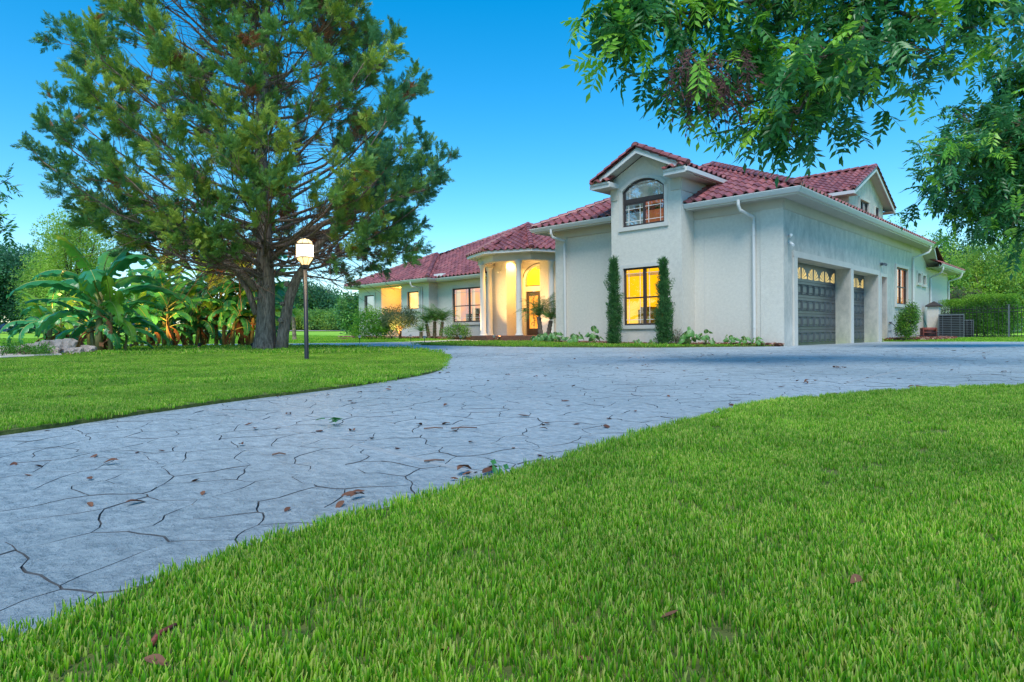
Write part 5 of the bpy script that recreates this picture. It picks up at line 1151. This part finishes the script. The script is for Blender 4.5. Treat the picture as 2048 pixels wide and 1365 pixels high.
def palm(label, base, stems, n=22, sc_=1., picks=(0,1,2,1), seed=1, name='date_palm'):
    random.seed(seed); t = thing(name, label, 'palm', base)
    for l, dd, H, lean in stems:
        o = Vector((rt.x,rt.y,0))*l+Vector((-rt.y,rt.x,0))*dd; tp = o+Vector((rt.x,rt.y,0))*lean+Vector((0,0,H)); mb = MB(); K = 12
        mb.tube([o.lerp(tp, k/K)+Vector((0,0,-.05 if k == 0 else 0)) for k in range(K+1)], [(.085+.018*(k % 2))*(1.05-.2*k/K) for k in range(K+1)], 10); mb.obj('trunk', M['bark'], t)
        for k in range(n):
            u = k/n; ob = link('frond', FRO[1][random.choice(picks)].data, t, tp+Vector((0,0,.02))); ob.rotation_euler = Euler((-.55+1.0*u+R_(-.12,.12), R_(-.1,.1), k*2.4)); ob.scale = (sc_*R_(.85,1.1),)*3
palm('clump of three short date palms in front of the big living room window', atg(868, 32.0)+Vector((0,0,.04)), [(-.25,0,.75,-.12),(.0,.2,.85,.02),(.33,0,.85,.1)], 28, 1.12, seed=2)
palm('date palm pair with feathery crown in front of the entry doors', atg(1083, 24.2)+Vector((0,0,.02)), [(0,0,.95,-.1),(.22,.1,.8,.15)], 30, 1.02, seed=3)
palm('low sago palm at the left foot of the date palm clump', atg(842, 31.8), [(0,0,.38,0)], 22, .9, (3,), 4, 'sago_palm')
palm('sago palm with dark trunk on the far lawn just right of the cedar', atg(589, 30.0), [(0,0,1.15,-.05)], 26, .95, (3,), 5, 'sago_palm')
palm('small sago palm in the round mulch ring left of the green bush', atg(708, 34.0), [(0,0,.12,0)], 18, .8, (3,), 6, 'sago_palm')
sheet('mulch_bed.003', [(atg(695,33.8).x+1.1*math.cos(a*.5236), atg(695,33.8).y+1.1*math.sin(a*.5236)) for a in range(12)], .04, M['mulch'], .6, .04)
def bush(label, px, d, w, h, picks, n, seed, name='bush', trunks=1, z0=0., sc_=1., tr=.03, gap=.1, hollow=.6, dz=.03):
    b = atg(px, d)+Vector((0,0,dz)); broad(name, label, b, lobes(w, h, z0, 6, seed, .75), n, picks, tr, grp=BUSH, s0=.8*sc_, s1=1.3*sc_, cat='shrub', gap=gap, trunks=trunks, tm='twig', hollow=hollow, seed=seed, part='foliage')
bush('large bright green bush under the left end window', 752, 30.5, 2.2, 1.5, (0,1,0,4), 520, 11, sc_=1.2)
bush('tall leggy grey green bush with bare stems before the lit alcove', 800, 30.0, 1.65, 1.0, (2,3,2), 330, 12, trunks=5, z0=.55, sc_=1.2, tr=.03)
bush('low rounded shrub below the big living room window', 912, 30.5, 1.5, .72, (0,2,0), 230, 13, sc_=.9)
def cypress(label, px, d, h, w, seed):
    random.seed(seed); b = atg(px, d)+Vector((0,0,.03)); t = thing('italian_cypress', label, 'cypress', b, group='young cypresses flanking the lit window'); mb = MB(); mb.tube([(0,0,-.05),(0,0,h*.9)], [.03,.01], 8); mb.obj('trunk', M['twig'], t); pts = []
    for k in range(430):
        u = R_(0,1)**1.1; z = h*u; r = w/2*min(1, .6+u*2.2)*(1-u)**.85*R_(.5,1.05)*(1+.2*math.sin(u*17+seed)); a = R_(0,6.283); pts.append((r*math.cos(a), r*math.sin(a), z*.97+.02, R_(-.6,.6), R_(-.6,.6), R_(0,6.28), R_(.6,1.5), random.randrange(2)))
    for k in range(14): a = R_(0,6.28); z = R_(.2,.75)*h; pts += [(math.cos(a)*(w/2*.8+q*.035), math.sin(a)*(w/2*.8+q*.035), z+q*.07, 0,0,0, .7, 0) for q in range(4)]
    foliage(CYP, pts, t, 'tuft', 0, 'foliage')
cypress('narrow cypress left of the lit lower window', 1229, 18.4, 2.5, .37, 1); cypress('narrow cypress overlapping the right edge of the lit lower window', 1328, 17.6, 2.38, .43, 2)
def cal_leaf(k):
    mb = MB(); cols = []; K = 9; pts = [(0,0,0)]; cc = [.9]; ring = []
    for i in range(K+1):
        a = -2.7+5.4*i/K; r = .062*(1+.75*math.cos(a))*(1.15 if abs(a) < .3 else 1); x, y = r*math.sin(a)*1.15, r*math.cos(a)*1.15; pts.append((x, y, -.55*abs(x)-.4*max(0,y)**1.3)); cc.append(.15+.2*(i % 2) if k % 2 else .45*(i % 2))
    mb.add(pts, [(0,i,i+1) for i in range(1,K+1)]); return proto('leaf', mb, M['cal'], cc)
CAL = group('caladium_leaf', [cal_leaf(0), cal_leaf(1), cal_leaf(2)])
def leafy_plant(label, px, d, h, w, n, seed, s=1., group_='leafy plants in the bed along the front wall'):
    random.seed(seed); b = atg(px, d)+Vector((0,0,.04)); t = thing('caladium_plant', label, 'plant', b, group=group_); st = MB()
    for k in range(n):
        a = k*2.4+R_(-.3,.3); r = w/2*math.sqrt((k+.6)/n); z = h*R_(.45,1)*(1-.45*(r/(w/2))**2); p = Vector((r*math.cos(a), r*math.sin(a), z)); st.tube([(0,0,0), p*.55+Vector((0,0,z*.25)), p], [.006,.005,.004], 4)
        ob = link('leaf', CAL[1][random.randrange(3)].data, t, p); ob.rotation_euler = Euler((-R_(.3,1.1), R_(-.3,.3), a-1.57)); ob.scale = (s*R_(.8,1.3),)*3
    st.obj('stems', M['midrib'], t)
for i, (px, d, h, w, n, s, lb) in enumerate(((1085,21.6,.42,.75,16,1.0,'leafy plant at the foot of the entry palms'), (1112,21.0,.45,.7,16,1.0,'full leafy plant at the left corner of the garage wing'), (1150,20.2,.45,.65,14,1.0,'leafy plant between the corner and the tall arching plant'), (1188,19.6,.58,.55,12,1.0,'tall arching leafy plant left of the first cypress'),
    (1275,18.1,.22,.3,6,.6,'tiny leafy sprout under the left half of the lit window'), (1305,17.9,.22,.3,6,.6,'tiny leafy sprout under the right half of the lit window'), (1378,17.4,.50,.55,16,1.15,'large leafed plant right of the second cypress'), (1412,17.6,.45,.5,14,.75,'leafy plant in the inner corner beside the bay'),
    (1462,17.2,.34,.38,12,.8,'leafy plant in the middle of the blank wall'), (1490,17.1,.32,.3,8,.7,'small leafy plant left of the downspout foot'), (1515,17.0,.24,.34,12,.6,'low fluffy plant at the last downspout by the garage corner'))):
    leafy_plant(lb, px, d, h, w, n, 30+i, s)
bush('dark purple green sprig bush leaning right of the second cypress', 1352, 17.6, .42, .42, (5,2), 60, 41, sc_=.55, tr=.012, name='shrub')
# clipped shrub and hedges by the fence
bush('clipped upright shrub against the garage side wall by the rocks', 1815, 23.6, .72, 1.22, (0,4,0,2), 620, 42, z0=.22, sc_=.85, tr=.035, gap=.02, hollow=.75, name='topiary_shrub', dz=-.02)
def hedge(label, px0, px1, d, ytop, zb, depth_, n, seed):
    random.seed(seed); b = atg((px0+px1)/2, d); k = SC(d); w = (px1-px0)*k; h = (proj(b)[1]-ytop)*k; t = thing('hedge', label, 'hedge', b); lat, dep = Vector((rt.x,rt.y,0)), Vector((-rt.y,rt.x,0)); pts = []
    mb = MB()
    for q in range(4): o = lat*w*(-.35+.23*q); mb.tube([o, o+Vector((0,0,h*.6))], [.035,.02], 6)
    mb.obj('trunk', M['twig'], t)
    for _ in range(n):
        u, v, z = R_(-.5,.5), R_(-.5,.5), R_(0,1); f = random.randrange(4)
        if f == 0: z = 1
        elif f in (1,2): v = -.5
        else: u = random.choice((-.5,.5))
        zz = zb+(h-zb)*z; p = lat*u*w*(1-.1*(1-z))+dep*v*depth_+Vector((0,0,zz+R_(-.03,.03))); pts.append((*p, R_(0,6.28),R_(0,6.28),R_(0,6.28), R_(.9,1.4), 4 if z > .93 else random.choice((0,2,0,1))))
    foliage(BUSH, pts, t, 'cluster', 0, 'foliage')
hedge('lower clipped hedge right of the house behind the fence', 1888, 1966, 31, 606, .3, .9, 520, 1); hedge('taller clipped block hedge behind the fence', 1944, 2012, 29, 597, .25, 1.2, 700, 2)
broad('smoke_bush', 'mounded greyish red shrub at the far corner of the house', atg(1925, 36), lobes(2.6, 2.7, 0, 7, 5), 520, (5,2,5), .06, grp=BUSH, s0=1.5, s1=2.2, cat='shrub', gap=.05, tm='twig', seed=6, part='foliage')
# limestone rocks, juniper, mulch
def rock(label, px, py_, d, w, h, seed, dz=0):
    random.seed(seed); b = atg(px, d)+Vector((0,0,dz)); bm = bmesh.new(); bmesh.ops.create_icosphere(bm, subdivisions=3, radius=1)
    for v in bm.verts:
        n = noise.noise(v.co*1.3+Vector((seed*3.1,0,0)))*.45+noise.noise(v.co*3.5+Vector((0,seed*2.,0)))*.25; c = v.co*(1+n); c = Vector([math.copysign(min(abs(x), .93), x) for x in c]); v.co = Vector((c.x*w/2, c.y*w*.34, c.z*h/2+h*.32))
    me = bpy.data.meshes.new('rock'); bm.to_mesh(me); bm.free(); me.materials.append(M['rock']); o = link('limestone_rock', me, None, b); o.rotation_euler = (0,0,YAW+R_(-.2,.2)); tag(o, label, 'rock', 'limestone rocks edging the island bed')
for i, (px, d, w, h, lb) in enumerate(((8,12.6,.34,.28,'small reddish rock at the left frame edge'), (30,12.9,.36,.24,'flat rock second from the left frame edge'), (62,13.2,.62,.34,'long pale rock behind the juniper'), (98,13.5,.62,.42,'large whitish rock with a dark hollow right of the juniper'), (128,13.7,.52,.46,'big grooved rock under the orange lit leaves'), (150,13.5,.34,.22,'low rock between the grooved rock and the grass'), (176,14.0,.40,.27,'pinkish rounded rock left of the tallest banana stem'), (108,12.9,.22,.24,'small dark brown upright rock in front of the whitish one'), (30,12.1,.4,.12,'flat pinkish stone under the juniper'))):
    rock(lb, px, 0, d, w, h, 3+i)
bush('low spreading juniper in front of the rocks', 45, 12.3, .95, .26, (0,0,1), 200, 61, name='juniper', sc_=.6, tr=.015, gap=.05)
sheet('mulch_bed.004', [(p.x, p.y) for p in (atg(-80,11.5), atg(0,11.7), atg(60,12.2), atg(130,12.8), atg(200,13.8), atg(215,15), atg(100,15), atg(-60,15))], .04, M['mulch'], .4, .03)
mb = MB(); e = [atg(px_, d_) for px_, d_ in ((-80,11.35),(0,11.55),(60,12.05),(120,12.6))]
mb.tube([p+Vector((0,0,.05)) for p in e], .035, 6); tag(mb.obj('bed_edging', M['pale']), 'pale curved concrete edging in front of the juniper and rocks', 'edging')
# chips and leaf litter as ground cover
def chips(name, poly, n, off, pred=None, s=1.):
    xs, ys = [p[0] for p in poly], [p[1] for p in poly]; pts = []
    while len(pts) < n:
        x, y = R_(min(xs), max(xs)), R_(min(ys), max(ys))
        if pip(x, y, poly): pts.append((x, y, G(x,y)+off+R_(0,.02), R_(-.6,.6), R_(-.6,.6), R_(0,6.28), R_(.8,2.0)*s, random.randrange(4)))
    tag(scatter(name, CHIP, pts), kind='stuff')
random.seed(77)
chips('mulch_chips', [(-.02,-.25),(-.02,-.02),(-2.58,-.02),(-2.6,-.78),(-5.05,-.78),(-5.1,-.02),(-7.9,-.02),(-7.9,-.88),(-5.1,-1.53),(-2.4,-1.28),(-.6,-.45)], 3800, .04)
chips('mulch_chips.001', [(-15.9,3.05),(-15.8,4.85),(-20.4,4.85),(-20.4,4.25),(-28,4.25),(-28,3.25),(-22,3.05),(-18.4,3.15)], 2600, .05, s=1.5); chips('mulch_chips.002', [(0.03,9.97),(1.25,10.1),(1.85,11.5),(1.55,14.5),(.85,15.6),(.03,15.6)], 2600, .06, s=1.6)

# ================================================================ STREET FURNITURE AND YARD THINGS
def light(kind, p, e, col=(1,.55,.18), r=.05, d=None, ang=1.2, parent=None):
    l = bpy.data.lights.new('warm_light', kind); l.energy = e; l.color = col
    if kind == 'SPOT': l.spot_size = ang; l.spot_blend = .6
    l.shadow_soft_size = r; o = link('warm_light', l, parent, p)
    if d is not None: o.rotation_euler = (-Vector(d)).to_track_quat('Z','Y').to_euler()
    return o
def lamp_post():
    b = atg(612.5, 10.4); k = SC(10.4); zz = lambda y: .45+(670.0-y)*k-b.z; t = thing('lamp_post', 'lit lamp post with barrel shaped glass globe on a dark pole on the island lawn', 'lamp post', b)
    z1, z2 = zz(532), zz(479); mb = MB(); mb.lathe((0,0,0), [(.045,-.05),(.045,.03),(.036,.05),(.034,z1-.06)], 14); mb.obj('pole', M['metal'], t, True)
    mb = MB(); mb.lathe((0,0,z1-.06), [(.03,0),(.05,.02),(.04,.05),(.06,.07),(.05,.08)], 14); mb.obj('collar', M['metal'], t, True)
    H = z2-z1; R = 16.2*k; mb = MB(); mb.lathe((0,0,z1+.01), [(.055,0),(.62*R,.10*H),(.88*R,.20*H),(R,.29*H)], 24); mb.obj('globe_base', M['globec'], t, True)
    mb = MB(); mb.lathe((0,0,z1+.01), [(R,.29*H),(R,.5*H),(R,.75*H)], 24); mb.obj('globe', M['globe'], t, True)
    mb = MB(); mb.lathe((0,0,z1+.01), [(R,.75*H),(.86*R,.87*H),(.55*R,.95*H),(.1*R,H)], 24); mb.obj('globe_cap', M['globec'], t, True)
    for u in (.28, .76): mb = MB(); mb.lathe((0,0,z1+.01+u*H), [(R+.002,-.010),(R+.013,-.010),(R+.013,.010),(R+.002,.010)], 20); mb.obj('band', M['metal'], t)
    for q in range(8):
        a = q*math.pi/4; mb = MB(); c, s = math.cos(a), math.sin(a)
        for (r0, u0), (r1, u1) in (((.055,0),(.65*R,.10*H)), ((.65*R,.10*H),(R+.004,.28*H)), ((R+.004,.77*H),(.6*R,.95*H)), ((.6*R,.95*H),(.0,H+.004))): mb.tube([(c*(r0+.003),s*(r0+.003),z1+.01+u0),(c*(r1+.003),s*(r1+.003),z1+.01+u1)], .0045, 4)
        mb.obj('rib', M['metal'], t)
    mb = MB(); mb.lathe((0,0,z2+.005), [(.018,0),(.022,.012),(.008,.03),(.002,.04)], 8); mb.obj('finial', M['metal'], t)
    for q in range(3):
        light('POINT', (R*1.6*math.cos(q*2.1+.3), R*1.6*math.sin(q*2.1+.3), (z1+z2)/2), 9, (1,.70,.36), r=.08, parent=t)
lamp_post()
def spotlight(label, base, e, d, m='bulb', h=.10, group_='garden spotlights', ang=1.9):
    t = thing('garden_spotlight', label, 'spotlight', base, group=group_); mb = MB(); mb.tube([(0,0,-.05),(0,0,h)], .012, 6); mb.obj('stake', M['metal'], t)
    dv = Vector(d).normalized(); c = Vector((0,0,h)); mb = MB(); mb.tube([c-dv*.05, c+dv*.05], [.035,.05], 12, cap=False); mb.obj('housing', M['metal'], t)
    mb = MB(); mb.tube([c+dv*.02, c+dv*.035], .042, 12); mb.obj('bulb', M[m], t); light('SPOT', c+dv*.07, e, d=dv, ang=ang, parent=t)
spotlight('tiny glowing spotlight in the grass before the middle bananas', atg(398, 17.6), 120, (-.25,.6,.8)); spotlight('spotlight hidden under the tallest banana leaves by the rocks', atg(140, 15.4), 220, (-.2,.4,.9), ang=2.4)
spotlight('spotlight hidden behind the young banana plant', atg(262, 17.6), 180, (0,.5,.85), ang=2.2); spotlight('spotlight hidden behind the cedar trunk', atg(505, 17.2), 100, (-.5,-.2,.85)); spotlight('spotlight inside the leggy grey green bush', atg(783, 29.6)+Vector((0,0,.04)), 90, (.2,.5,.85))
for (x, y), lb in (((-15.35,2.35),'small uplight at the foot of the leftmost entry column'), ((-12.95,2.12),'small uplight on the step left of the middle column'), ((-11.3,3.0),'uplight behind the entry palms at the right column')):
    spotlight(lb, Vector((x, y, G(x,y)+.02)), 190, (Vector((-13.5,4.71,4))-Vector((x,y,1.4))).normalized(), group_='uplights at the entry', ang=1.1)
for x, y in ((-13.5,3.3), (-12.6,4.7), (-14.4,4.6)): mb = MB(); mb.lathe((x,y,3.875), [(.07,0),(.07,.018)], 12); mb.obj('ceiling_light', M['bulb'], house); light('SPOT', (x,y,3.84), 110, (1,.55,.13), d=(0,0,-1), ang=2.6, parent=house)
mb = MB(); mb.lathe((-23.6,5.0,3.08), [(.09,0),(.09,.03)], 12); mb.obj('ceiling_light', M['bulb'], house); light('POINT', (-23.5,5.0,2.95), 40, (1,.45,.06), r=.08, parent=house)
def path_light(px, d, label):
    t = thing('path_light', label, 'path light', atg(px, d), group='solar path lights'); mb = MB(); mb.tube([(0,0,-.02),(0,0,.2)], .011, 6); mb.obj('stake', M['metal'], t)
    mb = MB(); mb.lathe((0,0,.2), [(.035,0),(.045,.05)], 10); mb.obj('lens', M['white'], t); mb = MB(); mb.lathe((0,0,.25), [(.08,0),(.075,.012),(.03,.035)], 12); mb.obj('cap', M['galv'], t)
for px, d, lb in ((719,24.2,'path light at the near edge of the far lawn left of the bushes'), (821,26.5,'path light where the walkway meets the far lawn'), (849,21.3,'path light at the tip of the grass strip'), (921,22.6,'path light on the walkway edge before the low shrub'), (988,22.8,'path light in front of the left entry columns')): path_light(px, d, lb)
# fence
def fence():
    y = 16.6; x0, x1 = .75, 12.4; b = Vector((x0, y, G(x0,y))); t = thing('iron_fence', 'black iron picket fence running right from the stucco pillar', 'fence', b); H = 1.38
    for z in (1.14, 1.28, .12):
        mb = MB(); mb.box(0, x1-x0, -.018, .018, z-.016, z+.016); mb.obj('rail', M['metal'], t)
    pk = MB(); pk.box(-.009,.009,-.009,.009,.04,H-.02); pk.add([(-.011,-.011,H-.02),(.011,-.011,H-.02),(.011,.011,H-.02),(-.011,.011,H-.02),(0,0,H+.05)], [(0,1,4),(1,2,4),(2,3,4),(3,0,4)]); pm = pk.mesh('picket', M['metal'])
    n = int((x1-x0)/.128)
    for i in range(n): link('picket', pm, t, (.08+i*.128, 0, 0))
    for px_ in (2.35, 4.8, 7.25, 9.7):
        mb = MB(); mb.box(px_-.03, px_+.03, -.035, .035, -.1, 1.42); mb.box(px_-.038, px_+.038, -.043, .043, 1.42, 1.45); mb.obj('post', M['galv'], t)
fence()
t = thing('gate_pillar', 'stucco pillar with dark pyramid cap beside the clipped shrub', 'pillar', (.42, 16.6, G(.4,16.6)))
mb = MB(); mb.box(-.22,.22,-.2,.2,-.1,1.45); mb.obj('shaft', M['stucco'], t); mb = MB(); mb.box(-.3,.3,-.28,.28,1.45,1.5); mb.add([(-.3,-.28,1.501),(.3,-.28,1.501),(.3,.28,1.501),(-.3,.28,1.501),(0,0,1.7)], [(0,1,4),(1,2,4),(2,3,4),(3,0,4)]); mb.obj('cap', M['frame'], t)
def ac(label, px, d, w, h, seed):
    b = atg(px, d); t = thing('air_conditioner', label, 'air conditioner', b, rz=math.radians(8)); mb = MB(); mb.box(-w/2+.03,w/2-.03,-w/2+.03,w/2-.03,0,h-.06); mb.obj('core', M['black'], t)
    mb = MB(); mb.box(-w/2,w/2,-w/2,w/2,h-.06,h); mb.obj('lid', M['galv'], t); mb = MB(); mb.box(-w/2,w/2,-w/2,w/2,-.05,.06); mb.obj('base', M['galv'], t)
    for sx in (-1,1):
        for sy in (-1,1): mb = MB(); mb.box(sx*w/2-.03 if sx > 0 else -w/2, sx*w/2 if sx > 0 else -w/2+.03, sy*w/2-.03 if sy > 0 else -w/2, sy*w/2 if sy > 0 else -w/2+.03, .06, h-.06); mb.obj('corner_post', M['galv'], t)
    for k in range(int((h-.14)/.075)):
        z = .09+k*.075; mb = MB()
        mb.box(-w/2,w/2,-w/2-.006,-w/2+.006,z,z+.02); mb.box(w/2-.006,w/2+.006,-w/2,w/2,z,z+.02); mb.obj('louver', M['galv'], t)
    mb = MB()
    for k in range(3): x = -w/2+w*(k+.5)/3; mb.box(x-.008,x+.008,-w/2-.01,-w/2-.002,.06,h-.06)
    mb.obj('guard_bar', M['galv'], t)
ac('large grey air conditioner unit behind the fence', 1903, 27.8, .92, 1.08, 1); ac('smaller grey air conditioner behind the large one', 1934, 28.6, .5, .84, 2)
def hose_reel():
    b = atg(1857, 26.3)+Vector((0,0,.03)); t = thing('hose_reel', 'dark red wooden hose reel box between the pillar and the air conditioner', 'hose reel', b, rz=YAW*.7)
    for sx in (-1, 1): mb = MB(); mb.box(sx*.24-.02, sx*.24+.02, -.16, .16, 0, .46); mb.obj('side_panel', M['wood'], t)
    for z, r in ((.40,.085), (.26,.07)): mb = MB(); mb.tube([(-.26,-.04,z),(.26,-.04,z)], r, 14); mb.obj('roller', M['wood'], t, True)
    mb = MB(); mb.box(-.22,.22,-.05,.12,.02,.2); mb.obj('box', M['wood'], t); mb = MB(); mb.tube([(.26,-.04,.27),(.40,-.04,.27)], .012, 6); mb.tube([(-.05,0,.5),(-.2,.02,.86)], .01, 5); mb.obj('crank', M['metal'], t)
hose_reel()
mb = MB(); pts = [(.07,10.75,.62),(.12,10.8,.58),(.2,10.9,.45),(.35,11.2,.28),(.6,11.7,.15),(.85,12.2,.11)]+[(1.0+.22*math.cos(a)*(1+.1*math.sin(a*3)), 12.7+.35*math.sin(a), .10+.012*a) for a in np.linspace(0, 18, 60)]
mb.tube(pts, .014, 6); tag(mb.obj('garden_hose', M['black'], smooth=True), 'dark garden hose running from the wall tap and coiled on the rocks', 'hose')
mb = MB(); mb.tube([(0,10.7,.60),(.09,10.7,.60)], .015, 6); mb.tube([(.05,10.55,.66),(.05,10.85,.66)], .022, 6); mb.tube([(.05,10.7,.60),(.05,10.7,.67)], .01, 6); mb.tube([(.02,10.5,.33),(.02,11.0,.33)], .01, 5); mb.obj('water_tap', M['metal'], house)
t = thing('utility_box', 'white utility pedestal standing on the far lawn behind the fence', 'utility box', atg(2027, 50)); mb = MB(); mb.box(-.55,.55,-.3,.3,-.1,1.35); mb.obj('cabinet', M['white'], t); mb = MB(); mb.box(-.6,.6,-.35,.35,1.35,1.45); mb.obj('lid', M['galv'], t)
b = atg(34, 75); t = thing('blue_fence', 'long dark blue fence far behind the rocks at the left edge', 'fence', b); lat = Vector((rt.x, rt.y, 0))
mbp = MB(); mbp.box(-1.18,1.18,-.03,.03,0,1.05); pmf = mbp.mesh('panel', mat('blue_fence_paint', (.012,.045,.14), .7))
for i in range(-6, 7): o = link('panel', pmf, t, tuple(lat*i*2.45)); o.rotation_euler = (0,0,YAW)
mb = MB()
for i in range(-6, 8): p = lat*(i*2.45-1.22); mb.tube([p, p+Vector((0,0,1.15))], .05, 5)
tag(mb.obj('fence_posts', M['galv'], t), kind='stuff')
rd = [atg(px, 78) for px in range(-900, 3000, 100)]; mb = MB()
for i, p in enumerate(rd): q = atg(-900+i*100, 84); mb.v += [(p.x,p.y,p.z+.02),(q.x,q.y,q.z+.02)]
for i in range(len(rd)-1): mb.f.append((2*i,2*i+2,2*i+3,2*i+1)); mb.m.append(0)
tag(mb.obj('road', M['pale']), kind='structure')

# ================================================================ FALLEN LEAVES, TWIGS
def curled(seed, L=.07, w=.028, m='brown'):
    random.seed(seed); mb = MB(); K = 6
    for k in range(K+1):
        t = k/K; ww = w*math.sin(math.pi*min(1,t*.95+.04)); z = .006*math.sin(t*3.1+seed)+.006; mb.v += [(-ww/2, L*t, z+ww*.22), (0, L*t, z), (ww/2, L*t, z+ww*.18)]
    for k in range(K): mb.f += [(3*k,3*k+1,3*k+4,3*k+3),(3*k+1,3*k+2,3*k+5,3*k+4)]; mb.m += [0,0]
    return mb.mesh('fallen_leaf', M[m])
CU = [curled(k, R_(.05,.08), R_(.02,.035)) for k in range(5)]; random.seed(99); k = 0
while k < 110:
    px, d = R_(20, 2030), 1.6+14*R_(0,1)**1.4; p = atg(px, d)
    if not pip(p.x, p.y, DRIVE) or pip(p.x, p.y, NEAR) or pip(p.x, p.y, ISL) or pip(p.x, p.y, STRIP) or proj(p)[1] > 1340: continue
    o = link('fallen_leaf', random.choice(CU), None, p+Vector((0,0,.002))); o.rotation_euler = (R_(-.2,.2), R_(-.2,.2), R_(0,6.28)); s_ = R_(.4,.85)*(1.0+d*.03); o.scale = (s_,)*3; tag(o, 'small curled brown leaf lying loose on the grey driveway', 'leaf', 'fallen leaves on the driveway'); k += 1
def pile(name, label, p, n, r, meshes, cat, s=1., zoff=.0):
    t = thing(name, label, cat, p); 
    for q in range(n): o = link('leaf', random.choice(meshes), t, (R_(-r,r), R_(-r,r), zoff+R_(0,.02))); o.rotation_euler = (R_(-.3,.3), R_(-.3,.3), R_(0,6.28)); o.scale = (s*R_(.5,.9),)*3
GL = [curled(20+k, .085, .03, 'pecA') for k in range(3)]
pile('green_leaf_sprig', 'fresh green leaf sprig lying on the driveway beyond the first joint', atg(655, 3.1), 7, .05, GL, 'sprig', 1., .01)
for px, d, n, lb in ((705,1.72,4,'reddish brown leaf pile nearest the camera on the driveway edge'), (938,2.0,6,'dark curled leaf pile at the grass edge on the joint line'), (1680,7.2,9,'dark clump of dead leaves near the right joint of the driveway'), (1415,11.2,8,'thin dark leaf heap on the driveway in front of the garage wall'), (1845,4.6,7,'brown leaf heap at the far edge of the right lawn'), (1620,5.2,6,'scattered brown leaf heap where the joints meet'), (1290,8.0,4,'small leaf heap in the middle of the driveway')): pile('leaf_pile', lb, atg(px, d), n, .05+.004*d, CU, 'leaf pile', 1.1)
def stick(label, a, b, r, m='twig'):
    a, b = Vector(a), Vector(b); c = (a+b)/2; mb = MB(); mid = Vector((R_(-.006,.006),R_(-.006,.006),.004)); mb.tube([a-c, mid, b-c], [r, r*.9, r*.7], 7); tag(mb.obj('stick', M[m], smooth=True, loc=c), label, 'stick')
stick('thick reddish stick lying in the near lawn at the lower left', at(297,1297,.86), at(352,1250,.91), .0045, 'wood')
for px, d, L, lb in ((900,2.95,.12,'crooked dark twig on the driveway behind the leaf sprig'), (845,2.2,.07,'short thin twig near the joint line'), (845,2.95,.09,'thin dark twig left of the crooked one'), (540,2.35,.05,'tiny twig left of the joint line')): a = atg(px, d); stick(lb, a+Vector((0,0,.006)), a+Vector((rt.x*L, rt.y*L, .008)), .0035)
for px, py, d, lb in ((1357,1225,.93,'curled tan dead leaf resting on the near lawn'), (1790,1275,.86,'dark dead leaf in the near lawn at the lower right'), (335,1335,.80,'brown dead leaf beside the thick stick'), (1700,1170,1.03,'small dead leaf in the middle of the near lawn'), (900,1310,.83,'small reddish dead leaf in the near lawn at the bottom'), (1150,1315,.83,'red brown leaf scrap near the bottom centre of the lawn'), (1960,870,2.4,'patch of dead reddish leaf at the right side of the near lawn')):
    o = link('dead_leaf', random.choice(CU), None, at(px, py, d)); o.rotation_euler = (R_(-.4,.4), R_(-.4,.4), R_(0,6.28)); o.scale = (.5,)*3; tag(o, lb, 'leaf')
o = link('fallen_frond', PEC[1][0].data, None, atg(975, 1.93)+Vector((0,0,.05))); o.rotation_euler = (-.3, .6, YAW-1.4); o.scale = (.42,)*3; tag(o, 'green compound leaf lying across the lawn edge by the joint line', 'leaf')
